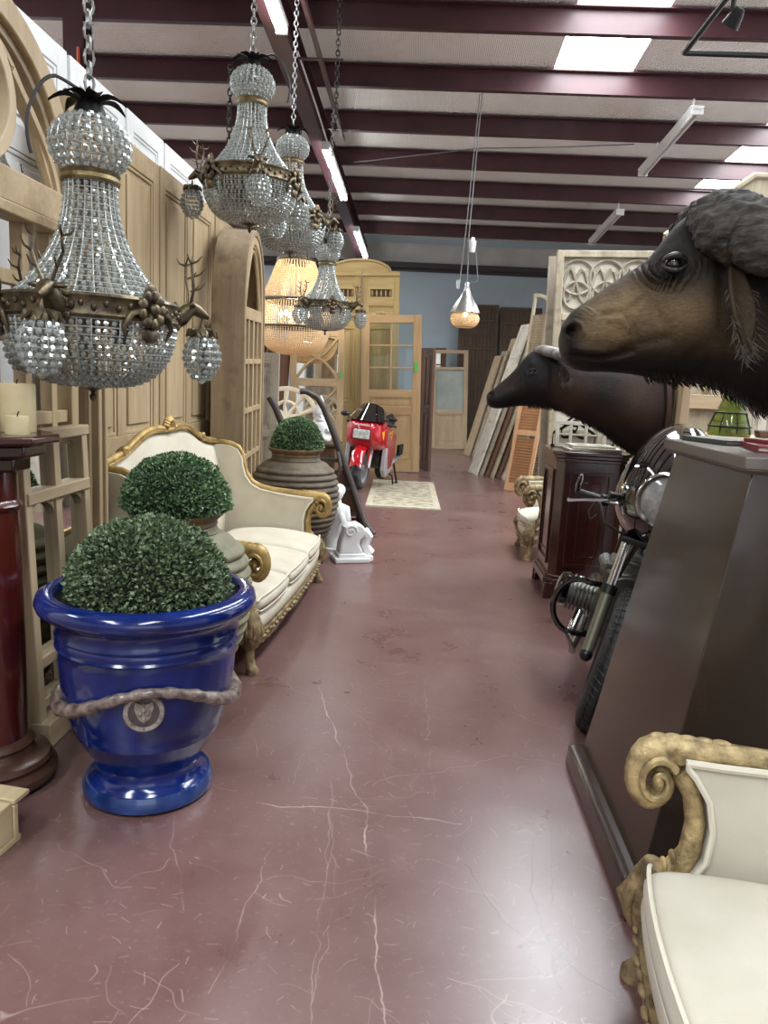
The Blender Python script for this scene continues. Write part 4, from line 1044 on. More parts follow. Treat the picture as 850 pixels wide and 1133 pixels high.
# ------------------------------------------------------------------ mahogany cabinet with things on it
def cabinet():
    x0, x1, y0, y1, h = .97, 1.46, 5.52, 6.08, 1.08
    T = thing('mahogany_cabinet', 'dark mahogany cabinet with panelled sides, behind the black motorcycle', 'cabinet', ((x0+x1)/2, (y0+y1)/2, 0))
    w, d = x1-x0, y1-y0; c = .05
    oc = lambda e: [(-w/2-e, -d/2+c-e*.4), (-w/2+c-e*.4, -d/2-e), (w/2-c+e*.4, -d/2-e), (w/2+e, -d/2+c-e*.4), (w/2+e, d/2+e*.2), (-w/2-e, d/2+e*.2)]
    MB().prism(oc(0), 'z', .14, h-.06).build('body', 'mahogany', T, bevel=.004)
    m = MB(); m.prism(oc(.035), 'z', h-.025, h); m.prism(oc(.02), 'z', h-.05, h-.025); m.prism(oc(.01), 'z', h-.075, h-.05); m.build('cornice', 'mahogany_x', T, bevel=.005)
    m = MB(); m.prism(oc(.03), 'z', .10, .15); m.prism(oc(.018), 'z', .15, .175); m.build('base_moulding', 'mahogany_x', T, bevel=.006)
    for sx in (-1, 1):
        for sy in (-1, 1):
            m = MB(); xx = sx*(w/2-.03); yy = sy*(d/2-.03)
            m.prism([(-.09*sx, .12), (.055*sx, .12), (.06*sx, 0), (-.01*sx, 0), (-.03*sx, .05), (-.09*sx, .09)], 'y', yy+sy*.05, yy+sy*.02, M=Matrix.Translation((xx, 0, 0)))
            m.prism([(-.09*sy, .12), (.055*sy, .12), (.06*sy, 0), (-.01*sy, 0), (-.03*sy, .05), (-.09*sy, .09)], 'x', xx+sx*.05, xx+sx*.02, M=Matrix.Translation((0, yy, 0)))
            m.build('bracket_foot', 'mahogany_x', T, bevel=.003)
    def pan(axis, pos, c0, c1, z0, z1, sgn):
        o = [(c0, z0), (c1, z0), (c1, z1), (c0, z1)]; k = .028; i = [(c0+k, z0+k), (c1-k, z0+k), (c1-k, z1-k), (c0+k, z1-k)]
        m = MB(); m.ring(o, i, axis, pos, pos+sgn*.016); k = .075
        m.ring([(c0+k, z0+k), (c1-k, z0+k), (c1-k, z1-k), (c0+k, z1-k)], [(c0+k+.01, z0+k+.01), (c1-k-.01, z0+k+.01), (c1-k-.01, z1-k-.01), (c0+k+.01, z1-k-.01)], axis, pos, pos+sgn*.006)
        return m
    pan('y', -d/2, -w/2+c+.045, w/2-c-.045, .24, h-.14, -1).build('door_panel', 'mahogany', T, bevel=.003)
    pan('x', -w/2, -d/2+c+.045, d/2-.06, .24, h-.14, -1).build('side_panel', 'mahogany', T, bevel=.003)
    return T
cabinet()
def small_frame(label, loc, w, h, cols, rz, tilt):
    T = thing('window_sash', label, 'frame', loc, 0, 'white frames on the cabinet', (tilt, 0, rz))
    m = MB(); b = .028
    m.ring([(-w/2, 0), (w/2, 0), (w/2, h), (-w/2, h)], [(-w/2+b, b), (w/2-b, b), (w/2-b, h-b), (-w/2+b, h-b)], 'y', -.012, .012)
    for k in range(1, cols): x = -w/2+w*k/cols; m.box((x, 0, h/2), (.022, .022, h-2*b))
    m.box((0, 0, h*.5), (w-2*b, .018, .012)); m.build('frame', 'weathered_white', T, bevel=.002)
    MB().box((0, .004, h/2), (w-2*b, .004, h-2*b)).build('glass_pane', 'glass', T, smooth=0)
small_frame('little white window sash with small panes standing on the mahogany cabinet', (1.17, 5.90, 1.081), .34, .20, 3, rad(-4), rad(-10))
small_frame('white window sash standing on the cabinet, half behind the farther buffalo neck', (1.41, 5.80, 1.081), .16, .22, 1, rad(-8), rad(-8))
for k, (dx, dy, w, d, rz, lab) in enumerate([(.0, .0, .36, .3, 2, 'flat white frame at the bottom of the pile on the cabinet'), (.02, -.02, .34, .27, -5, 'flat white frame in the middle of the pile on the cabinet'), (-.01, .01, .3, .24, 7, 'flat white frame topmost in the pile on the cabinet')]):
    m = MB(); b = .03
    m.ring([(-w/2, -d/2), (w/2, -d/2), (w/2, d/2), (-w/2, d/2)], [(-w/2+b, -d/2+b), (w/2-b, -d/2+b), (w/2-b, d/2-b), (-w/2+b, d/2-b)], 'z', 0, .014); m.box((0, 0, .007), (.02, d-2*b, .012)); m.box((0, 0, .007), (w-2*b, .02, .012))
    o = tag(m.build('flat_frame', 'weathered_white', bevel=.002), lab, 'frame', 'flat white frames on the cabinet'); o.location = (1.23+dx, 5.68+dy, 1.081+.0145*k); o.rotation_euler = (0, 0, rad(rz))
m = MB()
for s in (-1, 1):
    m.tube([(s*(.02+.10*sin(t*.55)*(1-.07*t)), 0, .07+.055*cos(t*.55+.6)*(1-.08*t)+.0) for t in range(11)], .006, 6)
m.tube([(-.16, 0, .004), (-.16, 0, .05), (0, 0, .1), (.16, 0, .05), (.16, 0, .004)], .006, 6); m.box((0, 0, .003), (.34, .05, .006))
o = tag(m.build('iron_scrollwork', 'dark_iron'), 'black wrought iron scrollwork piece standing behind the white sashes on the cabinet', 'ironwork'); o.location = (1.16, 6.02, 1.081); o.scale = (1, 1, 2.0)

# ------------------------------------------------------------------ motorcycles
def wheel_parts(T, c, R, w, tyre, rimmat, spokes=10):
    m = MB(); pr_ = []
    for k in range(29):
        a = PI*k/28; x = -w/2*cos(a); h = sin(a)**.75
        gr = .006 if k in (9, 14, 19) else 0
        pr_.append((R-.085+.085*h-gr, x))
    M = Matrix.Translation(c) @ Matrix.Rotation(PI/2, 4, 'Y')
    m.lathe([(R-.10, -w*.38)]+pr_+[(R-.10, w*.38), (R-.10, -w*.38)], 64, M=M)
    t = m.build('tyre', tyre, T, smooth=40)
    g = MB()
    for k in range(56):
        a = 2*PI*k/56
        for s in (-1, 1):
            p = []
            for q in range(4):
                x = s*(.06+.34*q/3)*w; b = a+q*.02*s; rr = R-.085+.085*(max(0, 1-(2*x/w)**2))**.375+.0012
                p.append(Vector(c)+Vector((x, rr*cos(b), rr*sin(b))))
            g.tube(p, .0022, 4)
    g.build('tread', 'black_satin', t)
    r = MB(); r.lathe([(R-.13, -w*.36), (R-.095, -w*.4), (R-.095, w*.4), (R-.13, w*.36), (R-.13, -w*.36)], 48, M=M)
    r.lathe([(.001, -w*.42), (.05, -w*.42), (.055, -w*.2), (.055, w*.2), (.05, w*.42), (.001, w*.42)], 20, M=M)
    for k in range(spokes):
        a = 2*PI*k/spokes; r.tube([Vector(c)+Vector((0, .05*cos(a), .05*sin(a))), Vector(c)+Vector((0, (R-.12)*cos(a), (R-.12)*sin(a)))], .009, 6)
    r.build('rim', rimmat, T)
    return t
def strip(label_pts, m, M, r=.003):
    for p in label_pts: m.tube([M @ Vector(q) for q in p], r, 5)

def black_bike():
    T = thing('black_motorcycle', 'black cafe racer motorcycle with round headlight, nose peeking left of the tapered pedestal', 'motorcycle', (1.03, 4.04, 0), 0, None, (0, rad(13), rad(-17)))
    wheel_parts(T, (0, -.72, .335), .335, .125, 'rubber', 'black_satin'); wheel_parts(T, (0, .72, .335), .335, .14, 'rubber', 'black_satin')
    for s in (-1, 1):
        MB().tube([(s*.105, -.72, .31), (s*.105, -.655, .50), (s*.105, -.615, .62)], [.026, .028, .031], 12).build('fork_slider', 'fork_grey', T)
        MB().tube([(s*.105, -.615, .61), (s*.105, -.54, .84)], .02, 12).build('fork_tube', 'chrome', T)
        m = MB(); m.tube([(s*.105, -.625, .595), (s*.105, -.612, .635)], .036, 12); MB().ball((s*.105, -.72, .32), (.03, .032, .032), 10, 8).build('axle_lug', 'black_satin', T); m.build('fork_boot', 'black_satin', T)
    m = MB(); m.box((0, -.53, .85), (.26, .09, .03)); m.box((0, -.48, .98), (.24, .09, .025)); m.tube([(0, -.55, .8), (0, -.46, 1.02)], .035, 10); m.build('fork_yoke', 'black_satin', T, bevel=.006)
    m = MB(); m.tube([(0, -.72, .335), (0.12, -.72, .335)], .015, 8); m.lathe([(.001, -.01), (.13, -.01), (.13, -.004), (.001, -.004)], 28, M=Matrix.Translation((.075, -.72, .335)) @ Matrix.Rotation(PI/2, 4, 'Y')); m.build('brake_disc', 'engine', T)
    # bullet fairing
    def fa(i, j):
        a = 2*PI*i; t = j
        r = math.sin(PI/2*min(1, t*1.02+.0))**.62
        y = -.72+.44*t**1.15; x = .235*r*cos(a); zz = .30*r*sin(a)*(1.12 if sin(a) > 0 else .82)
        return (x*(1-.10*max(0, sin(a))), y+.16*max(0, sin(a))*r**2, 1.03+zz+.02*t)
    f = MB().surf(fa, 40, 16, cu=True); f.build('fairing', 'black_gloss', T, smooth=180)
    # smoked screen: upper shell, a little proud
    def sc(i, j):
        a = rad(28)+rad(124)*i; t = .18+.84*j
        r = math.sin(PI/2*min(1, t))**.62; y = -.724+.45*t**1.15
        return (.238*r*cos(a)*(1-.10*sin(a)), y+.165*sin(a)*r**2, 1.034+.312*r*sin(a)*1.13+.02*t)
    MB().surf(sc, 20, 12).build('screen', 'bike_screen', T, smooth=180)
    hm = Matrix.Translation((-.01, -.695, 1.085)) @ Matrix.Rotation(PI/2, 4, 'X')
    hl = MB().lathe([(.106, -.02), (.118, -.02), (.125, 0), (.125, .02), (.116, .036), (.105, .03), (.106, -.02)], 36, M=hm).build('headlight_ring', 'chrome', T)
    l = MB(); l.lathe([(.001, .05), (.05, .045), (.085, .034), (.108, .02), (.108, 0), (.001, 0)], 32, M=hm); l.build('headlight_lens', 'lens', T)
    m = MB()
    for k in range(8): x = .045+.011*k; m.tube([(x, -.452, 1.262), (x+.004*(k % 3-1), -.455, 1.272)], .0024, 4)
    Tm = MB(); ft = lambda x, z, dx, dz: Tm.tube([(x, -.695+.3*abs(x), z), (x+dx, -.695+.3*abs(x), z+dz)], .0024, 4)
    for k in range(7):
        x = .02+.013*k; ft(x, 1.145, 0, .012); ft(x, 1.157, .007, 0)
        if k % 2: ft(x, 1.145, .007, 0)
    Tm.build('fairing_lettering', 'white_mark', T)
    # bars, levers, mirrors
    for s in (-1, 1):
        MB().tube([(s*.10, -.47, .97), (s*.20, -.44, .975), (s*.37, -.36, .96)], .012, 8).build('handlebar', 'black_satin', T)
        MB().tube([(s*.27, -.40, .966), (s*.38, -.35, .957)], .018, 10).build('grip', 'rubber', T)
        MB().tube([(s*.19, -.49, .985), (s*.27, -.49, .975), (s*.40, -.445, .925), (s*.42, -.44, .92)], [.007, .008, .007, .01], 6).build('lever', 'chrome', T)
        m = MB(); m.box((s*.22, -.46, 1.0), (.06, .05, .045), (0, 0, .3)); m.box((s*.26, -.43, .97), (.04, .05, .05), (0, 0, .3)); m.build('brake_reservoir', 'black_satin', T, bevel=.006)
        m = MB(); m.ball((s*.40, -.36, 1.0), (.014, .03, .05), 12, 8); m.tube([(s*.385, -.345, .955), (s*.40, -.36, .985)], .008, 6); m.build('mirror', 'black_gloss', T)
        m = MB(); m.tube([(s*.21, -.50, 1.0), (s*.27, -.60, .98), (s*.22, -.63, .9), (s*.10, -.56, .86)], .005, 6); m.tube([(s*.3, -.44, .96), (s*.31, -.47, .9), (s*.29, -.48, .87), (s*.27, -.46, .9)], .004, 6); m.build('control_cable', 'cable', T)
    # engine with side cylinders and crash bars
    m = MB(); m.box((0, -.12, .47), (.3, .46, .34)); m.box((0, .1, .6), (.2, .4, .14)); m.lathe([(.001, -.02), (.12, -.02), (.14, .0), (.14, .06), (.001, .06)], 24, M=Matrix.Translation((0, -.34, .52)) @ Matrix.Rotation(PI/2, 4, 'X')); m.build('engine_block', 'engine', T, bevel=.02)
    for s in (-1, 1):
        M = Matrix.Translation((s*.14, -.18, .43)) @ Matrix.Rotation(s*PI/2, 4, 'Y')
        c = MB()
        for k in range(7): c.lathe([(.001, .012+.02*k), (.095, .012+.02*k), (.095, .02+.02*k), (.001, .02+.02*k)], 20, M=M)
        c.lathe([(.001, 0), (.07, 0), (.07, .15), (.001, .15)], 20, M=M); c.build('cylinder', 'engine', T, smooth=30)
        MB().lathe([(.001, .14), (.085, .145), (.095, .17), (.085, .20), (.05, .215), (.001, .215)], 20, M=M).build('cylinder_head', 'black_gloss', T)
        MB().tube([(s*.10, -.34, .56)]+[(s*(.22+.115*cos(rad(100-200*k/14))), -.36, .415+.14*sin(rad(100-200*k/14))) for k in range(15)]+[(s*.10, -.32, .29)], .016, 10).build('crash_bar', 'black_gloss', T)
        MB().tube([(s*.2, -.23, .36), (s*.21, -.36, .26), (s*.17, -.3, .17), (s*.16, .1, .17), (s*.19, .8, .3)], [.02, .02, .02, .025, .04], 10).build('exhaust', 'chrome', T)
        m = MB(); m.tube([(s*.13, -.12, .58), (s*.17, .06, .60)], .035, 10); m.ball((s*.14, -.14, .60), (.04, .05, .045), 10, 8); MB().box((s*.13, -.3, .62), (.05, .06, .1)).build('engine_cover', 'engine', T, bevel=.008); m.build('carburettor', 'engine', T)
    m = MB(); m.tube([(0, -.48, .95), (0, -.1, .80), (0, .3, .74), (0, .75, .78)], .03, 8)
    for s in (-1, 1): m.tube([(s*.05, -.47, .86), (s*.11, -.3, .5), (s*.12, -.2, .24), (s*.12, .25, .26), (s*.1, .3, .7)], .016, 8); m.tube([(s*.11, .25, .32), (s*.10, .72, .335)], .02, 8); m.tube([(s*.11, .7, .34), (s*.12, .5, .74)], .022, 8)
    m.build('frame', 'black_satin', T)
    m = MB(); m.surf(lambda i, j: (.15*sin(PI*j)**.8*cos(2*PI*i)*(1-.25*j), -.38+.62*j, .87+.11*sin(2*PI*i)*sin(PI*min(1, j+.02))**.6), 24, 12, cu=True); m.build('tank', 'black_gloss', T, smooth=180)
    m = MB(); m.surf(lambda i, j: (.13*cos(2*PI*i)*min(1, sin(PI*j)*2)**.5, .2+.62*j, .83+.05*sin(2*PI*i)+.1*max(0, j-.7)), 20, 10, cu=True); m.build('seat', 'seat_vinyl', T, smooth=180)
    MB().surf(lambda i, j: (.07*(2*i-1), -.72+.37*cos(rad(30+95*j))*-1*-1*.0+(-.37*cos(rad(60+70*j))), .335+.37*sin(rad(60+70*j))-.012*(2*i-1)**2), 6, 12).build('front_mudguard', 'black_satin', T) if False else None
    m = MB(); m.tube([(-.12, .05, .25), (.25, .12, .004)], .012, 8); m.build('side_stand', 'black_satin', T)
black_bike()

def red_bike():
    T = thing('red_motorcycle', 'red sports motorcycle with square headlight, parked on the pale rug facing us', 'motorcycle', (-.74, 11.25, .012), 0, None, (0, rad(4), rad(-10)))
    wheel_parts(T, (0, -.68, .31), .31, .13, 'tyre_grey', 'silver_paint', 6); wheel_parts(T, (0, .70, .31), .31, .17, 'rubber', 'silver_paint', 6)
    for s in (-1, 1): MB().tube([(s*.10, -.68, .31), (s*.10, -.50, .78)], .025, 10).build('fork_leg', 'silver_paint', T)
    def fend(i, j):
        a = rad(10+150*j); x = (2*i-1)
        return (.085*x, -.68-.345*cos(a), .31+.345*sin(a)-.045*x*x)
    MB().surf(fend, 8, 16).build('front_fender', 'red_paint', T, smooth=180)
    # side blades of the fender running down the fork
    for s in (-1, 1): MB().prism([(-.80, .56), (-.62, .60), (-.60, .40), (-.66, .30), (-.74, .34)], 'x', s*.088, s*.105).build('fender_side', 'red_paint', T, bevel=.006)
    # nose and side fairings: closed shell sections from front to tail
    sec = [(-.86, .05, .04, .80), (-.83, .17, .13, .80), (-.76, .235, .20, .80), (-.66, .27, .24, .80), (-.52, .285, .25, .78), (-.36, .285, .24, .78)]
    def nose(i, j):
        t = j*(len(sec)-1); k = min(int(t), len(sec)-2); f = t-k; a, b = sec[k], sec[k+1]
        y, hw, hh, zc = [a[q]+(b[q]-a[q])*f for q in range(4)]; th = 2*PI*i
        c, s_ = cos(th), sin(th)
        return (hw*math.copysign(abs(c)**.65, c)*(1-.12*s_), y, zc+hh*math.copysign(abs(s_)**.7, s_))
    m = MB().surf(nose, 36, 20, cu=True); m.f.append(tuple(k*21 for k in range(36))); m.build('nose_fairing', 'red_paint', T, smooth=60)
    for s in (-1, 1):
        pl = [(-.60, .86), (-.30, .88), (.10, .76), (.12, .50), (-.05, .26), (-.38, .20), (-.50, .30), (-.50, .62)]
        m = MB().prism(pl, 'x', s*.235, s*.29); m.build('side_fairing', 'red_paint', T, bevel=.03, seg=3)
        pl = [(-.50, .60), (-.44, .60), (-.38, .42), (-.30, .28), (.02, .30), (-.05, .24), (-.38, .17), (-.52, .28)]
        MB().prism(pl, 'x', s*.23, s*.298).build('lower_panel', 'silver_paint', T, bevel=.012)
        MB().prism([(-.42, .80), (-.22, .83), (-.27, .70)], 'x', s*.288, s*.2945).build('side_emblem', 'yellow_mark', T, bevel=0) 
        MB().prism([(-.37, .785), (-.28, .80), (-.29, .745)], 'x', s*.29, s*.2955).build('side_emblem_inset', 'black_satin', T)
    # the same yellow triangular badge on the front corner of the fairing
    MB().add([(.215, -.742, .80), (.262, -.655, .85), (.262, -.655, .72)], [(0, 1, 2)]).xf(Matrix.Translation((.012, -.012, 0))).build('front_emblem', 'yellow_mark', T, smooth=0)
    MB().box((0, -.868, .78), (.23, .03, .125)).build('headlight', 'lens', T, bevel=.01)
    m = MB(); m.ring([(-.135, .70), (.135, .70), (.135, .86), (-.135, .86)], [(-.115, .72), (.115, .72), (.115, .843), (-.115, .843)], 'y', -.862, -.80); m.build('headlight_bezel', 'red_plain', T, bevel=.004)
    def scr(i, j):
        a = PI*i; r = 1-.25*j
        return (.275*cos(a)*r, -.85+.30*j+.16*(1-sin(a))*1.0, .965+.23*j*sin(a)**.5 if sin(a) > 0 else .955)
    MB().surf(scr, 20, 10).build('windscreen', 'bike_screen', T, smooth=180)
    m = MB()
    for k, x in enumerate((-.09, -.065, -.04, -.015, .01, .035, .06, .085)):
        y = -.858; z = .895
        m.tube([(x, y, z), (x, y, z+.024)], .0035, 4); m.tube([(x, y, z+.024*(k % 2)), (x+.014, y, z+.024*((k+1) % 2))], .0032, 4)
    m.tube([(-.125, -.83, .91), (-.125, -.83, .935)], .006, 4); m.tube([(.12, -.83, .91), (.118, -.83, .935)], .006, 4)
    m.build('nose_lettering', 'white_mark', T)
    m = MB()
    for k in range(4): m.tube([(-.12, -.715+.02*k, .985+.03*k), (-.10, -.725+.02*k, 1.0+.03*k), (-.115, -.71+.02*k, 1.01+.03*k)], .004, 4)
    m.tube([(.125, -.72, .965), (.135, -.69, 1.06)], .007, 5); m.build('screen_lettering', 'white_mark', T)
    for s in (-1, 1):
        MB().tube([(s*.14, -.45, .93), (s*.24, -.42, .92), (s*.36, -.36, .90)], .018, 8).build('handlebar', 'rubber', T)
        m = MB(); m.tube([(s*.20, -.60, .97), (s*.30, -.58, 1.0)], .011, 6); m.ball((s*.345, -.57, 1.01), (.065, .03, .036), 12, 8); m.build('mirror', 'black_satin', T)
    m = MB(); m.surf(lambda i, j: (.16*sin(PI*j)**.6*cos(2*PI*i), -.36+.56*j, .83+.12*sin(2*PI*i)*sin(PI*j)**.6), 24, 10, cu=True); m.build('tank', 'red_paint', T, smooth=180)
    m = MB(); m.surf(lambda i, j: (.14*cos(2*PI*i)*sin(PI*min(.97, j+.03))**.5, .15+.75*j, .80+.07*sin(2*PI*i)+.14*j), 20, 10, cu=True); m.build('seat', 'seat_vinyl', T, smooth=180)
    m = MB(); m.box((0, -.05, .46), (.34, .5, .38)); m.build('engine', 'engine', T, bevel=.03)
    m = MB(); m.tube([(.12, .1, .3), (.2, .3, .3), (.22, .85, .42)], [.025, .03, .05], 10); m.build('exhaust', 'silver_paint', T)
    m = MB(); m.tube([(.1, .0, .28), (.3, .05, .15), (.32, .08, .02)], .012, 8); m.tube([(.18, .55, .35), (.33, .3, .02)], .016, 8); m.box((.33, .28, .015), (.05, .1, .03)); m.box((.27, .55, .5), (.04, .3, .16)); m.build('side_stand', 'black_satin', T)
red_bike()

# ------------------------------------------------------------------ buffalo mounts
def smooth01(a, b, x):
    t = min(1, max(0, (x-a)/(b-a))); return t*t*(3-2*t)
def interp(st, x):
    for k in range(len(st)-1):
        if st[k][0] <= x <= st[k+1][0] or k == len(st)-2:
            p0, p1, p2, p3 = st[max(0, k-1)], st[k], st[k+1], st[min(len(st)-1, k+2)]
            h = p2[0]-p1[0]; t = (x-p1[0])/h; o = []
            for q in (1, 2, 3):
                m1 = (p2[q]-p0[q])/max(1e-6, p2[0]-p0[0])*h if p0 is not p1 else (p2[q]-p1[q])
                m2 = (p3[q]-p1[q])/max(1e-6, p3[0]-p1[0])*h if p3 is not p2 else (p2[q]-p1[q])
                o.append((2*t**3-3*t*t+1)*p1[q]+(t**3-2*t*t+t)*m1+(-2*t**3+3*t*t)*p2[q]+(t**3-t*t)*m2)
            return o
def gauss(dx, dy, sx, sy): return math.exp(-(dx/sx)**2-(dy/sy)**2)
def seg_d(px, py, pts):
    best = 1e9
    for (ax, ay), (bx, by) in zip(pts, pts[1:]):
        vx, vy = bx-ax, by-ay; t = max(0, min(1, ((px-ax)*vx+(py-ay)*vy)/(vx*vx+vy*vy))); best = min(best, math.hypot(px-ax-t*vx, py-ay-t*vy))
    return best
def features(cx, cy):
    """relief of the side of the head in millimetres, in the coordinates of the near animal"""
    d = 0.0
    ex, ey = 470, 328; dx, dy = cx-ex, cy-ey; r = math.hypot(dx, dy*1.15)
    d -= 9*math.exp(-(r/55)**2)
    if r < 160:
        w = smooth01(-30, 25, dy)*math.exp(-((r-78)/38)**2)
        d += 11*w*cos(2*PI*(r-52)/25)
        d += 6*math.exp(-((r-46)/13)**2)*(.6+.4*smooth01(10, -20, dy))
    d += 7*gauss(cx-450, cy-262, 60, 26)
    d -= 26*gauss(cx-98, cy-566, 24, 17)
    d += 7*math.exp(-(seg_d(cx, cy, [(82, 540), (105, 528), (128, 545), (135, 575)])/11)**2)
    d -= 8*math.exp(-(seg_d(cx, cy, [(84, 652), (140, 660), (210, 668), (300, 655), (350, 640)])/8)**2)
    d += 5*math.exp(-(seg_d(cx, cy, [(90, 632), (150, 640), (230, 645)])/16)**2)
    d -= 5*math.exp(-(seg_d(cx, cy, [(220, 505), (290, 500), (330, 545), (350, 590)])/12)**2)
    d += 5*math.exp(-(seg_d(cx, cy, [(235, 525), (290, 522), (318, 560)])/13)**2)
    d -= 4*math.exp(-(seg_d(cx, cy, [(330, 480), (385, 440), (410, 470), (440, 540)])/11)**2)
    for k in range(4): d += 2.4*math.exp(-(seg_d(cx, cy, [(112+14*k, 505-11*k), (150+12*k, 520-6*k)])/5)**2)
    d += 13*gauss(cx-560, cy-560, 110, 120) + 4*gauss(cx-330, cy-600, 90, 50)
    d -= 5*math.exp(-(seg_d(cx, cy, [(300, 640), (360, 615), (470, 600)])/18)**2)
    d -= 8*gauss(cx-655, cy-450, 26, 160)
    return d
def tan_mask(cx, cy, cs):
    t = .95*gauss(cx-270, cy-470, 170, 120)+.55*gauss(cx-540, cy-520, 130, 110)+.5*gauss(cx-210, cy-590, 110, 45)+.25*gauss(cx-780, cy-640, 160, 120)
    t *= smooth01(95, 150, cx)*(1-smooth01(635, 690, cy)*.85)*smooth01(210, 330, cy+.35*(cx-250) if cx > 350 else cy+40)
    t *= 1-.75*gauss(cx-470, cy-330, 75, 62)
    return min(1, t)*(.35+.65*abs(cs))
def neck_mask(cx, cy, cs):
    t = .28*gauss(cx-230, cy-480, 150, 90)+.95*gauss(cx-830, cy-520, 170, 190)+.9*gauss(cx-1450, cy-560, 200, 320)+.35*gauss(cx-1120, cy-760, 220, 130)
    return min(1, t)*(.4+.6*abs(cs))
def buffalo(label, loc, st, s, tomap, hide, mask, fx, horn, hornmat, ear, eye, nst=230, nth=112, far_horn=True):
    T = thing('buffalo_mount', label, 'taxidermy', loc, 0, None, (0, rad(-2.9), 0))
    x0, x1 = st[0][0], st[-1][0]; O = (st[0][0], (st[0][1]+st[0][2])/2)
    P = lambda cx, cy, y: ((cx-O[0])*s, y, -(cy-O[1])*s)
    m = MB(); fur = []; dens = [x0+(x1-x0)*(k/nst)**1.5 for k in range(nst+1)]
    for cx in dens:
        tp, bt, hw = interp(st, cx); mid = (tp+bt)/2; hh = (bt-tp)/2
        for k in range(nth):
            a = 2*PI*k/nth; c, s_ = cos(a), sin(a)
            cc = math.copysign(abs(c)**.82, c); ss = math.copysign(abs(s_)**.9, s_)
            w = hw*(1-.22*max(0, ss)-.16*max(0, -ss)**2)
            cy = mid-hh*ss; mx, my = tomap(cx, cy)
            d = features(mx, my)*.001*fx*min(1, abs(c)*1.6)
            d += .0022*fx*noise.noise(Vector((cx*s*22, cy*s*22, c*3)))
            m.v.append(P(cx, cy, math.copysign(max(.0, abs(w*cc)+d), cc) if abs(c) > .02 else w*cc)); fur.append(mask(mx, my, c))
    for i in range(nst):
        for k in range(nth): m.f.append((i*nth+k, i*nth+(k+1) % nth, (i+1)*nth+(k+1) % nth, (i+1)*nth+k))
    m.f.append(tuple(range(nth-1, -1, -1))); m.f.append(tuple(nst*nth+k for k in range(nth)))
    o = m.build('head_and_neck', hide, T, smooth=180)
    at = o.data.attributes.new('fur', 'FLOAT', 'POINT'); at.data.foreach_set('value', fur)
    # nose leather
    n = MB(); h = interp(st, x0+(x1-x0)*.004)
    for sgn in (-1, 1):
        a = tuple(eye[3:5]) if len(eye) > 3 else None
    # eyes with lids
    for sgn in (-1, 1):
        ex, ey, ey_y = eye[:3]; r = eye[-1]; c = P(ex, ey, sgn*ey_y)
        MB().ball(c, r, 18, 12).build('eye', 'eye', T)
        l = MB()
        for (k0, k1, dz, th) in ((0, 1, 1, .24), (0, 1, -1, .2)):
            l.tube([(c[0]+1.25*r*cos(PI*t/12), c[1]+sgn*r*(.55+.42*sin(PI*t/12)), c[2]+dz*r*.78*sin(PI*t/12)) for t in range(13)], [r*th*(.5+sin(PI*t/12)) for t in range(13)], 8)
        l.build('eyelid', 'nose_skin', T)
        # horns
        def hf(i, j, H=horn, sg=sgn):
            t = j*(len(H)-1); k = min(int(t), len(H)-2); f = t-k
            p0, p1, p2, p3 = H[max(0, k-1)], H[k], H[k+1], H[min(len(H)-1, k+2)]
            q = [.5*((2*p1[z])+(-p0[z]+p2[z])*f+(2*p0[z]-5*p1[z]+4*p2[z]-p3[z])*f*f+(-p0[z]+3*p1[z]-3*p2[z]+p3[z])*f**3) for z in range(4)]
            g = [p2[z]-p1[z] for z in range(3)]
            d = Vector((g[0]*s, sg*-abs(g[2])*-1 if False else sg*g[2], -g[1]*s)).normalized(); u = Vector((0, 0, 1)); u = (u-d*u.dot(d)).normalized(); v = d.cross(u)
            a = 2*PI*i; c_ = Vector(P(q[0], q[1], sg*q[2])); R = q[3]
            pt = c_+(u*sin(a)*(.9 if H[2][3] > .06 else .75)+v*cos(a))*R
            nz = noise.noise(pt*26)*.45+noise.noise(pt*55)*.45+abs(noise.noise(Vector((pt.x*14, pt.y*14, pt.z*50))))*-.5
            return pt+(pt-c_)*nz*((.32 if H[2][3] > .06 else .03))*max(0, 1-j*.9)
        if sgn < 0 or far_horn:
            MB().surf(hf, 72, 120, cu=True).build('horn', hornmat, T, smooth=180)
        # ears
        (ax_, ay_), (bx_, by_), ely, wid = ear
        E_l = MB()
        def ef(i, j, sg=sgn):
            t = j; w = wid*sin(PI*min(1, .12+.9*t))**.8*(2*i-1)
            x = ax_+(bx_-ax_)*t; y = ay_+(by_-ay_)*t
            c = P(x, y, sg*(ely+.06*sin(PI*t*.7)))
            return (c[0]+w, c[1]+sg*(-.018*(1-(2*i-1)**2)*sin(PI*t)), c[2]+.0)
        E_l.surf(ef, 8, 14); E_l.xf(Matrix()); eo = E_l.build('ear', hide, T, smooth=180)
        at = eo.data.attributes.new('fur', 'FLOAT', 'POINT'); at.data.foreach_set('value', [.25]*len(eo.data.vertices))
        so = eo.modifiers.new('thick', 'SOLIDIFY'); so.thickness = .012
        hr = MB(); rn = random.Random(4)
        for k in range(220):
            t = rn.uniform(.2, 1.0); u = rn.uniform(0, 1); b = Vector(ef(u, t)); g = Vector((rn.uniform(-.02, .03), sgn*rn.uniform(-.01, .03), -rn.uniform(.02, .055)))
            hr.tube([b, b+g*.5+Vector((rn.uniform(-.008, .008), 0, 0)), b+g+Vector((rn.uniform(-.02, .02), 0, 0))], [.0016, .0013, .0003], 4)
        hr.build('ear_hair', 'ear_hair', eo, smooth=0)['kind'] = 'stuff'
    # fringe of hair under the throat
    hr = MB(); rn = random.Random(9)
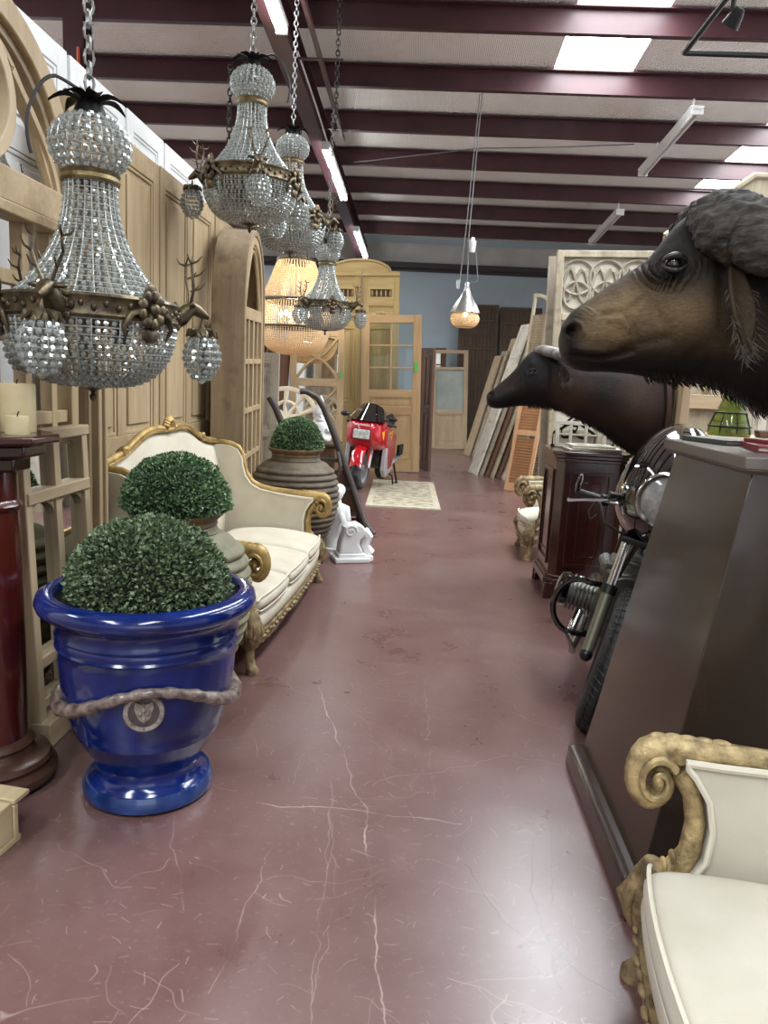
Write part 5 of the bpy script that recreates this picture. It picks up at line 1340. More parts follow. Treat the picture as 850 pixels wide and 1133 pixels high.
    for k in range(420):
        cx = x0+(x1-x0)*rn.uniform(.24, .97); tp, bt, hw = interp(st, cx); y = rn.uniform(-.55, .55)*hw
        b = Vector(P(cx, bt-4-(abs(y)/hw)**2*20, y)); L = rn.uniform(.012, .03)
        hr.tube([b+Vector((0, 0, .01)), b+Vector((.006, 0, -L*.5)), b+Vector((.016, rn.uniform(-.006, .006), -L))], [.0022, .0016, .0004], 4)
    hr.build('throat_hair', hide, T, smooth=0)['kind'] = 'stuff'
    # wooden back board
    tp, bt, hw = st[-1][1:]; X = (x1-O[0])*s
    b = MB(); zc = -((tp+bt)/2-O[1])*s; hh = (bt-tp)/2*s
    b.prism([(hw*1.12*cos(2*PI*k/28), zc+(hh*1.08)*sin(2*PI*k/28)) for k in range(28)], 'x', X-.004, X+.03); b.build('back_board', 'plaque', T, bevel=.006)
    return T
ST1 = [(66, 578, 612, .028), (73, 556, 652, .060), (86, 528, 684, .084), (112, 494, 706, .098), (160, 461, 722, .106), (240, 404, 724, .102), (320, 350, 730, .100), (385, 304, 740, .110), (440, 236, 748, .130), (490, 176, 754, .142), (540, 142, 758, .144), (620, 128, 775, .150), (720, 138, 812, .168), (850, 156, 884, .205), (1000, 150, 905, .25), (1160, 130, 925, .29), (1385, 110, 1010, .32)]
HORN1 = []
for q in [(548, 168, .0, .008), (572, 170, .0, .072), (620, 175, .04, .100), (665, 190, .09, .112), (715, 205, .14, .116), (780, 228, .19, .108), (850, 262, .25, .092), (960, 290, .33, .07), (1090, 240, .42, .052), (1150, 110, .46, .036), (1140, 10, .46, .012)]:
    f = 2.5/(2.5-q[2]); HORN1.append(((q[0]+435)/f-435, 833-(833-q[1])/f, q[2], q[3]))
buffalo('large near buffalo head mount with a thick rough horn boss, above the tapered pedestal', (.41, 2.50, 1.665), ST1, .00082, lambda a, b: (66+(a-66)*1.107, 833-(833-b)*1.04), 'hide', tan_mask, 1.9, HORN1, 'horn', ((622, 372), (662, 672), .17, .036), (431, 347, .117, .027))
ST2 = [(36, 308, 334, .026), (42, 298, 353, .052), (60, 282, 368, .070), (90, 258, 374, .080), (140, 214, 369, .083), (180, 172, 363, .088), (215, 128, 361, .100), (250, 97, 362, .110), (300, 80, 366, .116), (350, 84, 372, .116), (400, 106, 386, .122), (460, 128, 415, .142), (540, 140, 452, .165), (620, 142, 498, .195), (700, 140, 556, .225), (780, 132, 606, .25), (862, 126, 622, .265)]
HORN2 = [(268, 92, .0, .006), (285, 92, .0, .038), (310, 92, .05, .048), (350, 104, .10, .048), (410, 128, .17, .043), (480, 146, .23, .036), (560, 155, .28, .031), (650, 148, .30, .025), (730, 132, .30, .016), (780, 118, .29, .006)]
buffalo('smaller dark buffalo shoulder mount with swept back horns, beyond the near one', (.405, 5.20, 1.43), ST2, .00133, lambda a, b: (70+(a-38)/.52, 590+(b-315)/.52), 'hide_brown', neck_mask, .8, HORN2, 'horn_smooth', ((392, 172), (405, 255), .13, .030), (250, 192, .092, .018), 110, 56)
# the tall door each mount hangs on
panel_door('dark_panel_door', 'tall dark panel door out at the right that carries the near buffalo mount', 'door', 1.1, 2.6, .06, 2, [1, 1, 1], 'brown_wood', 'dark_door_x', (1.545, 2.48, 0), (0, 0, PI/2)) if False else None
def carrier(name, label, x, y, w, h, wv, wh):
    panel_door(name, label, 'door', w, h, .05, 2, [1, 1, 1], wv, wh, (x, y, 0), (0, 0, -PI/2))
carrier('dark_panel_door', 'tall dark panel door at the right edge carrying the near buffalo mount', 1.60, 2.50, 1.0, 2.7, 'brown_wood', 'dark_door_x')
carrier('pale_panel_door', 'tall pale panel door seen edge on, carrying the farther buffalo mount', 1.585, 5.22, .80, 2.5, 'pine_pale', 'pine_pale_x')

# ------------------------------------------------------------------ far end of the aisle
def frame_door(name, label, w, h, t, loc, rot, wv, wh, stile, rails, glass_rows, cols, panels, group=None, gmat='glass', bar=.028):
    """door with a glazed grid; rails = heights (z0,z1) of the cross rails, glass_rows = (z0,z1,n), panels = [(z0,z1)]"""
    T = thing(name, label, 'door', loc, 0, group, rot)
    for s in (-1, 1): MB().box((s*(w/2-stile/2), 0, h/2), (stile, t, h)).build('stile', wv, T, bevel=.005)
    for a, b in rails: MB().box((0, 0, (a+b)/2), (w-2*stile, t*.98, b-a)).build('rail', wh, T, bevel=.005)
    z0, z1, n = glass_rows; iw = w-2*stile
    m = MB()
    for k in range(1, n): m.box((0, 0, z0+(z1-z0)*k/n), (iw, t*.6, bar))
    for k in range(1, cols): m.box((-iw/2+iw*k/cols, 0, (z0+z1)/2), (bar, t*.62, z1-z0))
    if n > 1 or cols > 1: m.build('glazing_bar', wv, T, bevel=.003)
    MB().box((0, .004, (z0+z1)/2), (iw, .005, z1-z0)).build('glass_pane', gmat, T, smooth=0)
    for a, b in panels:
        m = MB(); k = .025
        m.ring([(-iw/2, a), (iw/2, a), (iw/2, b), (-iw/2, b)], [(-iw/2+k, a+k), (iw/2-k, a+k), (iw/2-k, b-k), (-iw/2+k, b-k)], 'y', -t*.4, t*.4)
        m.box((0, 0, (a+b)/2), (iw-.002, t*.25, b-a-.002)); k = min(.09, (b-a)*.25); m.box((0, 0, (a+b)/2), (iw-2*k, t*.55, b-a-2*k)); m.build('panel', wv, T, bevel=.006)
    return T
frame_door('glazed_door', 'honey coloured pine door with six glass panes, behind the red motorcycle', 1.0, 2.6, .06, (-.54, 13.02, .0), (rad(-1.5), rad(-2.2), 0), 'honey', 'honey_x', .135, [(0, .22), (.98, 1.08), (1.26, 1.38), (2.47, 2.6)], (1.38, 2.47, 3), 2, [(.22, .98), (1.08, 1.26)])
o = MB().box((0, 0, 0), (.05, .004, .16)).build('green_tag', 'green_tag', smooth=0); tag(o, 'bright green paper tag on the right stile of the six paned honey door', 'tag'); o.location = (-.19, 12.985, 1.77)

# tall arched double doors
def arched_doors():
    T = thing('arched_double_door', 'tall yellowish pair of panelled doors with a shallow arched top, at the far end', 'door', (-1.10, 13.72, 0), 0, None, (0, rad(-2), 0))
    h = 3.36; w = .635; t = .06
    for s in (-1, 1):
        x = s*(w/2+.012); st = .1
        m = MB(); m.box((x-w/2+st/2, 0, h/2), (st, t, h)); m2 = MB(); m2.box((x+w/2-st/2, 0, h/2), (st, t, h)); m.build('stile', 'pine_yellow', T, bevel=.006); m2.build('stile', 'pine_yellow', T, bevel=.006)
        for a, b in ((0, .18), (.95, 1.12), (2.42, 2.52), (2.78, 2.88), (3.14, 3.36)): MB().box((x, 0, (a+b)/2), (w-2*st, t*.96, b-a)).build('rail', 'pine_yellow_x', T, bevel=.005)
        iw = w-2*st
        for a, b in ((.18, .95), (1.12, 2.42)):
            m = MB(); k = .03; m.ring([(x-iw/2, a), (x+iw/2, a), (x+iw/2, b), (x-iw/2, b)], [(x-iw/2+k, a+k), (x+iw/2-k, a+k), (x+iw/2-k, b-k), (x-iw/2+k, b-k)], 'y', -t*.55, t*.4); m.box((x, 0, (a+b)/2), (iw, t*.3, b-a)); m.box((x, 0, (a+b)/2), (iw-.16, t*.6, b-a-.16)); m.build('panel', 'pine_yellow', T, bevel=.006)
        m = MB(); m.box((x, .01, 2.65), (iw, t*.4, .26))
        for k in range(9): a = 2*PI*k/9; m.ball((x+.13*cos(a), -.012, 2.62+.05*sin(a)), (.05, .018, .03), 8, 6)
        m.tube([(x-.18, -.02, 2.56), (x-.08, -.025, 2.6), (x, -.03, 2.56), (x+.08, -.025, 2.6), (x+.18, -.02, 2.56)], .012, 6); m.build('carved_panel', 'pine_yellow_x', T)
        m = MB(); m.ring([(x-iw/2, 2.88), (x+iw/2, 2.88), (x+iw/2, 3.14), (x-iw/2, 3.14)], [(x-iw/2+.035, 2.935), (x+iw/2-.035, 2.935), (x+iw/2-.035, 3.065), (x-iw/2+.035, 3.065)], 'y', -t*.5, t*.3)
        for k in range(5): m.ball((x-iw/2+.06+k*(iw-.12)/4, -.0, 3.0), (.014, .014, .06), 8, 6)
        m.build('vent_grille', 'pine_yellow_x', T); MB().box((x, .015, 3.0), (iw-.03, .01, .2)).build('vent_back', 'dark_door', T)
        MB().box((x, -.012, 3.3), (w+.01, .09, .045)).build('cornice', 'pine_yellow_x', T, bevel=.01)
    MB().tube([(0, -.035, .1), (0, -.035, 3.3)], .022, 8).build('meeting_bead', 'pine_old', T)
    m = MB(); n = 18; R = .52
    m.prism([(-R+.05, h-.02)]+[(-.04-R*cos(PI*k/n)*1.0, h+.19*sin(PI*k/n)) for k in range(n+1)]+[(R-.13, h-.02)], 'y', -.03, .03); m.build('arched_crest', 'pine_yellow_x', T, bevel=.01)
    m = MB(); m.tube([(-.04-R*cos(PI*k/n), -.035, h+.19*sin(PI*k/n)) for k in range(n+1)], .022, 6); m.build('crest_moulding', 'pine_yellow_x', T)
arched_doors()

# mirror with crossed curved bars
def cross_mirror():
    T = thing('crossbar_mirror', 'pine framed mirror with crossed curved bars, below the glowing beaded chandelier', 'mirror', (-1.72, 12.3, 0), 0, None, (rad(-2), rad(-1), rad(3)))
    w, h, b = .86, 2.28, .1
    for s in (-1, 1): MB().box((s*(w/2-b/2), 0, h/2), (b, .05, h)).build('stile', 'pine', T, bevel=.005)
    zs = [(.0, .14), (.72, .80), (1.38, 1.50), (2.16, 2.28)]
    for a, c in zs: MB().box((0, 0, (a+c)/2), (w-2*b, .048, c-a)).build('rail', 'pine_x', T, bevel=.005)
    for (a, c) in ((.80, 1.38), (1.50, 2.16)):
        iw = w-2*b; zc = (a+c)/2; hh = (c-a)/2; m = MB()
        for sx in (-1, 1):
            for sz in (-1, 1): m.tube([(sx*(.01+(iw/2-.01)*(k/8)), -.005, zc+sz*(.01+(hh-.01)*(k/8)**1.55)) for k in range(9)], .022, 6)
        m.ball((0, -.005, zc), (.05, .02, .05), 10, 6); m.build('curved_bars', 'pine', T)
    MB().box((0, .02, h/2), (w-.1, .006, h-.1)).build('mirror_glass', 'mirror', T, smooth=0)
    MB().box((0, .03, h/2), (w-.06, .01, h-.06)).build('backing', 'pine_old', T)
cross_mirror()
o = MB().box((0, 0, 0), (.03, .004, .12)).build('green_tag', 'green_tag', smooth=0); tag(o, 'small green tag on the right edge of the crossed bar mirror frame', 'tag'); o.location = (-1.36, 12.30, 1.58)
for i, (x, lab) in enumerate([(-2.60, 'dark old shutter leaning in the gap under the beaded chandelier, left of two others'), (-2.46, 'dark old shutter leaning between two others under the beaded chandelier'), (-2.33, 'dark old shutter leaning closest to the crossed bar mirror')]):
    panel_door('leaning_shutter', lab, 'shutter', .34, 2.05, .035, 1, [1, 1], 'brown_wood', 'dark_door_x', (x, 12.0, 0), (rad(-3), rad(7), rad(58)), 'dark shutters under the beaded chandelier', stile=.06, rail=.07, mid=.06)

def panel_bits(): pass
frame_door('narrow_glazed_door', 'narrow tan door with one frosted pane, farthest back at the end of the aisle', .86, 2.32, .05, (.62, 18.45, 0), (rad(-2), rad(-2.5), rad(6)), 'pine_pale', 'pine_pale_x', .1, [(0, .1), (.82, .93), (1.86, 1.93), (2.24, 2.32)], (.93, 1.86, 1), 1, [(.1, .82), ], gmat='frosted')
frame_door('dark_glazed_door', 'dark framed glazed door half hidden between the six paned door and the frosted one', .62, 2.36, .05, (.20, 18.75, 0), (0, rad(-2), rad(-22)), 'brown_wood', 'dark_door_x', .09, [(0, .12), (.7, .8), (2.26, 2.36)], (.8, 2.26, 5), 1, [(.12, .7)], gmat='mirror')
panel_door('plank_door', 'brown plank door edge leaning just right of the six paned honey door', 'door', .5, 2.1, .05, 1, [1, 1], 'brown_wood', 'dark_door_x', (.06, 13.55, 0), (0, rad(-3), rad(-72)), stile=.1)
for i, (x, y, w, lab) in enumerate([(1.25, 19.15, .95, 'big dark panelled door against the back wall, left of its twin'), (2.28, 19.2, 1.0, 'big dark panelled door against the back wall, behind the shutter stack')]):
    panel_door('dark_stacked_door', lab, 'door', w, 3.46-.02*i, .06, 5, [1.6, 1.5, .8, .5, .5, .5], 'dark_door', 'dark_door_x', (x, y, 0), (rad(-2), rad(-1.5), 0), 'dark panelled doors on the back wall', stile=.06, rail=.06, mid=.045)

# leaning shutters on the right of the aisle
def shutter(label, w, h, loc, rot, wv, wh, tilt=35, group=None, arch=False, t=.035):
    T = thing('louvred_shutter', label, 'shutter', loc, 0, group, rot); st = .055
    if arch:
        n = 14
        o = [(w/2, 0)]+[(w/2*cos(PI/2*k/n)*1-.0+(w/2)*(0), h-.5+.5*sin(PI/2*k/n)) if False else (w/2-w*.96*(1-cos(PI/2*k/n)), h-.62+.62*sin(PI/2*k/n)) for k in range(n+1)]+[(-w/2, h), (-w/2, 0)]
        i = [(w/2-st, 0)]+[(w/2-st-(w-2*st)*.96*(1-cos(PI/2*k/n)), h-.62+.56*sin(PI/2*k/n)) for k in range(n+1)]+[(-w/2+st, h-.06), (-w/2+st, 0)]
        MB().ring(o, i, 'y', -t/2, t/2, closed=False).build('frame', wv, T, bevel=.003)
    else:
        for s in (-1, 1): MB().box((s*(w/2-st/2), 0, h/2), (st, t, h)).build('stile', wv, T, bevel=.003)
    for a, b in ((0, .12), (h*.48, h*.48+.08))+(() if arch else ((h-.09, h),)): MB().box((0, 0, (a+b)/2), (w-2*st, t*.97, b-a)).build('rail', wh, T, bevel=.003)
    for za, zb in ((.15, h*.48-.03), (h*.48+.11, h-(.35 if arch else .12))):
        m = MB(); z = za
        while z < zb:
            m.box((0, 0, z), (w-2*st-.004, .006, .045), (rad(tilt), 0, 0)); z += .042
        m.build('louvres', wv, T, smooth=0)
    return T
looks = [('weathered', 'grey_wood_x'), ('pine_pale', 'pine_pale_x'), ('weathered_white', 'weathered_white'), ('pine_old', 'pine_old'), ('grey_wood', 'grey_wood_x'), ('brown_wood', 'dark_door_x')]
def lean_door(x, y, h, k, lab, ang, lean): panel_door('leaning_door', lab, 'door', .44, h, .04, 1, [1, .12, 1, .5], looks[k][0], looks[k][1], (x, y, 0), (-lean, 0, ang), 'old doors leaning in the shutter stack', stile=.07, rail=.1, mid=.07, relief=.004)
for i, (h, k, lab) in enumerate([(2.25, 1, 'long pale board door leaning at the left end of the shutter stack, nearest the frosted door'), (2.35, 0, 'greyish door leaning second from the left in the shutter stack'), (2.62, 1, 'pale tan door leaning third from the left at the back of the shutter stack'), (2.75, 3, 'brownish door leaning fourth from the left in the shutter stack'), (2.82, 0, 'tall greyish door leaning fifth from the left at the back of the shutter stack'), (2.95, 2, 'tall whitish door leaning at the right end of the back of the shutter stack')]):
    lean_door(.98+.10*i, 17.0-.2*i, h, k, lab, rad(-78), .25)
for i, (h, k, lab) in enumerate([(2.70, 2, 'whitish worn door whose foot stands farthest left in the front of the shutter stack'), (2.66, 4, 'greyish weathered door leaning right after the whitish worn one'), (2.6, 5, 'dark brown worn door leaning in the middle of the front shutters'), (2.74, 0, 'grey door leaning right of the dark brown one in the shutter stack'), (2.62, 5, 'second dark brown door leaning in the front of the shutter stack'), (2.70, 2, 'white flaking door leaning behind the orange louvred shutter'), (2.8, 1, 'pale tan door leaning last before the orange louvred shutter')]):
    lean_door(.90+.085*i, 13.4-.10*i, h, k, lab, rad(-76), .29)
shutter('orange tan louvred shutter leaning below the farther buffalo head', .42, 1.75, (1.42, 11.35, 0), (-rad(11), 0, rad(-38)), 'orange_wood', 'orange_wood', group='louvred shutters on the right')
shutter('dark louvred shutter just right of the orange tan one', .40, 2.7, (1.66, 11.75, 0), (-rad(6), 0, rad(-52)), 'grey_wood', 'grey_wood_x', group='louvred shutters on the right')
shutter('tall curved topped grey louvred shutter left of the tracery panel', .62, 3.0, (1.56, 12.2, 0), (-rad(5), rad(0), rad(-58)), 'weathered', 'grey_wood_x', group='louvred shutters on the right', arch=True)

# tracery panel
def tracery_panel():
    T = thing('tracery_panel', 'tall pale lattice panel with interlaced curved fretwork, behind the near buffalo face', 'panel', (2.03, 9.0, 0), 0, None, (0, rad(-2), 0))
    w, h, b = 1.12, 3.06, .075
    for s in (-1, 1): MB().box((s*(w/2-b/2), 0, h/2), (b, .07, h)).build('stile', 'weathered', T, bevel=.008)
    for a, c in ((0, .2), (1.0, 1.08), (2.30, 2.38), (h-.075, h)): MB().box((0, 0, (a+c)/2), (w-2*b, .068, c-a)).build('rail', 'weathered', T, bevel=.008)
    for (a, c) in ((2.38, h-.075), (1.08, 2.30)):
        m = MB(); iw = w-2*b; zc = (a+c)/2; hh = (c-a)/2
        for k in range(3):
            x = -iw/2+iw*(k+.5)/3
            m.torus((x, 0, zc+hh*.30), iw/5.2, .017, 24, 6, axis='y'); m.torus((x, 0, zc-hh*.35), iw/6.5, .017, 24, 6, axis='y')
        m.tube([(-iw/2+iw*t/24, 0, zc+hh*.62*sin(t*PI/4.0)) for t in range(25)], .018, 6); m.tube([(-iw/2+iw*t/24, .004, zc-hh*.62*sin(t*PI/4.0+.6)) for t in range(25)], .016, 6)
        m.build('fretwork', 'grey_wood', T)
    MB().box((0, .03, h/2), (w-.06, .01, h-.06)).build('backing', 'weathered_white', T)
tracery_panel()
panel_door('grey_panel_door', 'grey door standing right behind the left edge of the tracery panel', 'door', .8, 3.04, .06, 1, [1, 1], 'grey_wood', 'grey_wood_x', (1.83, 9.35, 0), (0, rad(-2), 0), stile=.09)
m = MB(); m.prism([(-.5, 0), (.5, 0), (.5, 3.54), (.25, 3.54), (-.5, 2.98)], 'y', -.03, .03)
m.tube([(-.5, -.03, 2.96), (.25, -.03, 3.52), (.5, -.03, 3.52)], .035, 6)
o = tag(m.build('gabled_panel', 'weathered', bevel=.006), 'pale panel with a sloping gabled top edge just above the near buffalo brow', 'panel'); o.location = (2.62, 7.6, 0)

# pale frames behind the black motorcycle
def fan_transom():
    T = thing('fan_transom_frame', 'pale bare wood window frame with fan bars, right of the farther buffalo neck', 'window frame', (2.16, 6.05, 0), 0, None, (rad(-3), rad(-1), rad(6)))
    w, h, b = .74, 2.35, .085
    for s in (-1, 1): MB().box((s*(w/2-b/2), 0, h/2), (b, .06, h)).build('stile', 'pine_pale', T, bevel=.005)
    for a, c in ((0, .12), (.72, .8), (1.42, 1.53), (h-.1, h)): MB().box((0, 0, (a+c)/2), (w-2*b, .058, c-a)).build('rail', 'pine_pale_x', T, bevel=.005)
    for x in (-.20, -.02, .12): MB().bar((.03, 0, 1.53), (x*1.5, 0, 2.25), .03, .04, up=(0, 1, 0)).build('fan_bar', 'pine_pale', T)
    MB().box((0, .025, .8), (w-.1, .012, 1.4)).build('backing', 'weathered', T)
fan_transom()
for i, (x, y, h, w, mt, lab) in enumerate([(2.60, 6.15, 2.1, .17, 'pine_pale', 'carved pale wood pilaster right of the fan barred frame'), (2.82, 6.6, 2.0, .14, 'weathered', 'weathered upright board behind the green glass bottle'), (3.02, 6.7, 2.05, .16, 'weathered_white', 'white flaking upright board behind the model boat'), (3.24, 6.75, 1.95, .15, 'weathered_white', 'second white flaking board, right of the one behind the model boat'), (3.46, 6.7, 2.1, .16, 'weathered', 'weathered board at the right edge behind the model boat')]):
    m = MB(); m.box((0, 0, h/2), (w, .05, h)); m.box((0, -.03, h/2), (w*.5, .03, h-.06))
    if i == 0:
        for k in range(24): m.ball(((.03 if k % 2 else -.03), -.045, 1.2+.03*k), (.035, .014, .02), 8, 5)
    o = tag(m.build('upright_board', mt, bevel=.005), lab, 'board', 'upright boards behind the counter'); o.location = (x, y+.3, 0); o.rotation_euler = (rad(-2), rad(-1.5), 0)
def counter():
    T = thing('pine_counter', 'pale pine counter edge behind the books, carrying a green bottle and model boats', 'counter', (2.32, 5.05, 0))
    MB().box((0, 0, 1.255), (1.1, .5, .04)).build('worktop', 'pine_pale_x', T, bevel=.005)
    MB().box((0, .02, 1.19), (1.0, .42, .09)).build('apron', 'pine_x', T, bevel=.004)
    for sx in (-1, 1):
        for sy in (-1, 1): MB().box((sx*.47, sy*.18+.02, .575), (.07, .07, 1.15)).build('leg', 'pine', T, bevel=.005)
    MB().box((0, .02, .3), (.95, .36, .03)).build('shelf', 'pine_x', T, bevel=.004)
counter()
o = thing('glass_bottle', 'large conical green glass bottle banded with dark strips on the pine counter', 'bottle', (1.93, 5.0, 1.2755))
MB().lathe([(.001, 0), (.125, 0), (.13, .012), (.125, .06), (.10, .13), (.07, .2), (.042, .27), (.03, .31), (.034, .318), (.034, .33), (.024, .33), (.022, .31), (.001, .30)], 32).build('glass', 'green_glass', o)
m = MB(); m.torus((0, 0, .06), .127, .006, 32, 6); m.torus((0, 0, .145), .096, .005, 32, 6)
for k in range(8): a = 2*PI*k/8; m.tube([(.128*cos(a), .128*sin(a), .02), (.127*cos(a), .127*sin(a), .062), (.097*cos(a), .097*sin(a), .145)], .004, 5)
m.build('binding', 'dark_iron', o); MB().lathe([(.001, .3), (.02, .3), (.026, .345), (.001, .345)], 14).build('stopper', 'pine_old', o)
o = thing('model_boat', 'small dark hulled model boat with a white cabin beside the green bottle', 'model boat', (2.235, 4.98, 1.276), rad(4))
MB().prism([(-.14, 0), (.13, 0), (.17, .05), (-.15, .045)], 'y', -.035, .035).build('hull', 'brown_wood', o, bevel=.008)
m = MB(); m.box((-.02, 0, .095), (.12, .05, .09)); m.box((.02, 0, .155), (.05, .045, .04)); m.box((-.06, 0, .145), (.05, .03, .012)); m.build('cabin', 'white_paint', o, bevel=.003)
m = MB()
for k in range(3): m.box((-.06+.035*k, -.026, .10), (.016, .003, .02))
m.tube([(.09, 0, .05), (.09, 0, .22)], .004, 6); m.tube([(-.06, 0, .14), (-.06, 0, .2)], .012, 8); m.build('mast_and_funnel', 'dark_iron', o)
o = thing('model_boat', 'second model boat with taller white superstructure, at the right edge on the counter', 'model boat', (2.50, 5.08, 1.276), rad(-6))
MB().prism([(-.13, 0), (.12, 0), (.16, .05), (-.14, .045)], 'y', -.035, .035).build('hull', 'black_satin', o, bevel=.008)
m = MB(); m.box((-.0, 0, .11), (.16, .055, .12)); m.box((.0, 0, .19), (.09, .05, .05)); m.build('cabin', 'white_paint', o, bevel=.003)
m = MB(); m.tube([(0, 0, .2), (0, 0, .31)], .004, 6); m.tube([(-.07, 0, .16), (-.07, 0, .24)], .014, 8); m.build('mast_and_funnel', 'dark_iron', o)

# rug
o = thing('rug', 'pale patterned rug under the red motorcycle', 'rug', (-.23, 10.5, 0), rad(1.5))
MB().box((0, 0, .006), (.92, 2.55, .012)).build('field', 'rug', o, bevel=.003)
m = MB(); m.ring([(-.46, -1.275), (.46, -1.275), (.46, 1.275), (-.46, 1.275)], [(-.38, -1.15), (.38, -1.15), (.38, 1.15), (-.38, 1.15)], 'z', .0125, .0145); m.build('border', 'rug_border', o, smooth=0)
m = MB()
for k in range(46):
    for s in (-1, 1): m.box((-.45+.02*k, s*1.30, .004), (.008, .05, .004))
m.build('fringe', 'rug_border', o, smooth=0)

# ------------------------------------------------------------------ clutter past the settee
def barrow():
    T = thing('hand_barrow', 'old dark wooden sack barrow with curved handles leaning past the far ribbed jar', 'barrow', (-.66, 7.45, 0))
    for (x0, x1, yy) in ((-.40, -1.18, .0), (.13, -.45, -.02)):
        p = [(x0+.10, yy-.05, .02), (x0, yy, .12), (x0-.16, yy+.03, .52), (x0-.33, yy+.05, .95), (x0-.45, yy+.06, 1.22), (x0-.52, yy+.05, 1.32), (x0-.62, yy+.02, 1.37), (x0-.68, yy, 1.37)] if x0 > 0 else [(x0+.10, yy-.05, .02), (x0, yy, .14), (x0-.16, yy+.03, .55), (x0-.30, yy+.05, .98), (x0-.40, yy+.06, 1.20), (x0-.46, yy+.05, 1.3)]
        MB().tube(p, [.036, .038, .036, .034, .032, .03, .028, .03], 10).build('handle_rail', 'antique_iron_wood', T) if len(p) == 8 else MB().tube(p, .034, 10).build('handle_rail', 'antique_iron_wood', T)
    for z, xa, xb in ((.2, -.44, .09), (.45, -.53, 0), (.72, -.62, -.1)):
        MB().bar((xa, .02, z), (xb, .0, z), .05, .035).build('cross_bar', 'antique_iron_wood', T)
    MB().box((-.17, -.12, .02), (.7, .22, .02)).build('toe_plate', 'dark_iron', T, bevel=.004)
    m = MB(); m.prism([(-.42, .18), (.08, .18), (-.06, .62), (-.55, .62)], 'y', .045, .065); m.build('back_boards', 'brown_wood', T, bevel=.004)
    for x in (-.40, .06):
        M = Matrix.Translation((x, .16, .12)) @ Matrix.Rotation(PI/2, 4, 'Y')
        MB().lathe([(.09, -.02), (.12, -.02), (.12, .02), (.09, .02), (.03, .012), (.02, .03), (.001, .03)], 28, M=M).build('wheel', 'dark_iron', T)
    MB().tube([(-.42, .16, .12), (.08, .16, .12)], .012, 8).build('axle', 'dark_iron', T)
    MB().tube([(-.16, -.02, .80), (-.12, -.10, .68), (-.16, -.1, .5), (-.22, -.03, .45)], .018, 8).build('brace', 'antique_iron_wood', T)
barrow()
def corbel():
    T = thing('plaster_corbel', 'white plaster scroll corbel with a stepped base on the floor past the sofa', 'corbel', (-.56, 6.32, 0), rad(20))
    m = MB(); m.box((0, 0, .02), (.3, .24, .04)); m.box((0, 0, .055), (.24, .19, .035)); m.box((.10, -.0, .03), (.16, .2, .05)); m.build('base', 'plaster', T, bevel=.008)
    prof = [(-.11, .07), (.10, .07), (.085, .11), (.06, .15), (.075, .19), (.10, .215), (.115, .255), (.10, .30), (.055, .325), (-.02, .32), (-.06, .29), (-.075, .24), (-.10, .16)]
    MB().prism(prof, 'y', -.075, .075).build('scroll', 'plaster', T, bevel=.02, seg=3)
    m = MB()
    for s in (-1, 1): m.tube([(-.02+.055*(1-k/22)*cos(k*.5), s*.08, .262+.055*(1-k/22)*sin(k*.5)) for k in range(21)], .009, 6)
    m.build('volute', 'plaster', T)
    m = MB()
    m.tube([(.11, 0, .25), (.15, 0, .2), (.13, 0, .13), (.17, 0, .06)], [.05, .05, .04, .05], 10); m.build('acanthus', 'plaster', T)
corbel()
def plaster_figure(label, loc, rz, k, gnome):
    T = thing('plaster_figure', label, 'statue', loc, rz); T.scale = (k,)*3
    if gnome:
        m = MB(); m.lathe([(.001, 0), (.13, 0), (.15, .03), (.15, .08), (.12, .16), (.13, .2), (.11, .26), (.06, .29), (.001, .3)], 24); m.ball((-.06, -.1, .05), (.05, .08, .045), 10, 8); m.ball((.06, -.1, .05), (.05, .08, .045), 10, 8)
        m.tube([(-.13, 0, .24), (-.16, -.07, .17), (-.08, -.13, .16)], [.045, .042, .03], 10); m.tube([(.13, 0, .24), (.16, -.07, .17), (.08, -.13, .16)], [.045, .042, .03], 10); m.build('body', 'plaster', T, smooth=60)
        m = MB(); m.ball((0, -.01, .34), (.085, .085, .085), 16, 12); m.ball((0, -.095, .335), (.018, .02, .02), 8, 6)
        for s in (-1, 1): m.ball((s*.033, -.08, .36), (.012, .01, .012), 8, 6); m.ball((s*.085, 0, .34), (.014, .025, .03), 8, 6)
        m.lathe([(.001, .24), (.05, .25), (.075, .3), (.06, .33)], 14, c=(0, -.045, -.01)); m.build('head', 'plaster', T, smooth=60)
        MB().lathe([(.001, .36), (.096, .36), (.1, .375), (.085, .42), (.055, .49), (.025, .56), (.008, .60), (.001, .605)], 20).build('pointed_hat', 'plaster', T)
    else:
        m = MB(); m.tube([(.02, 0, .04), (-.02, 0, .12), (.0, 0, .22), (.05, -.01, .30), (.03, -.01, .37), (-.01, 0, .42), (0, 0, .46)], [.1, .105, .085, .085, .09, .045, .035], 14); m.tube([(-.10, .02, .02), (-.12, .02, .12), (-.07, .01, .25), (-.02, 0, .36)], [.03, .06, .06, .04], 10)
        m.tube([(.05, -.06, .36), (.10, -.09, .28), (.06, -.10, .2)], [.035, .03, .022], 8); m.lathe([(.001, 0), (.14, 0), (.14, .04), (.001, .04)], 20); m.build('draped_body', 'plaster', T, smooth=60)
        m = MB(); m.ball((0, -.01, .52), (.055, .06, .07), 14, 10); m.ball((0, -.068, .515), (.01, .014, .014), 6, 5)
        for s in (-1, 1): m.ball((s*.02, -.058, .53), (.007, .006, .006), 6, 5)
        m.ball((0, .015, .54), (.062, .062, .06), 12, 8); m.build('head', 'plaster', T, smooth=60)
plaster_figure('white draped plaster figure standing behind the scroll corbel, beside the dark jar', (-.72, 6.66, 0), rad(-15), 1, False)
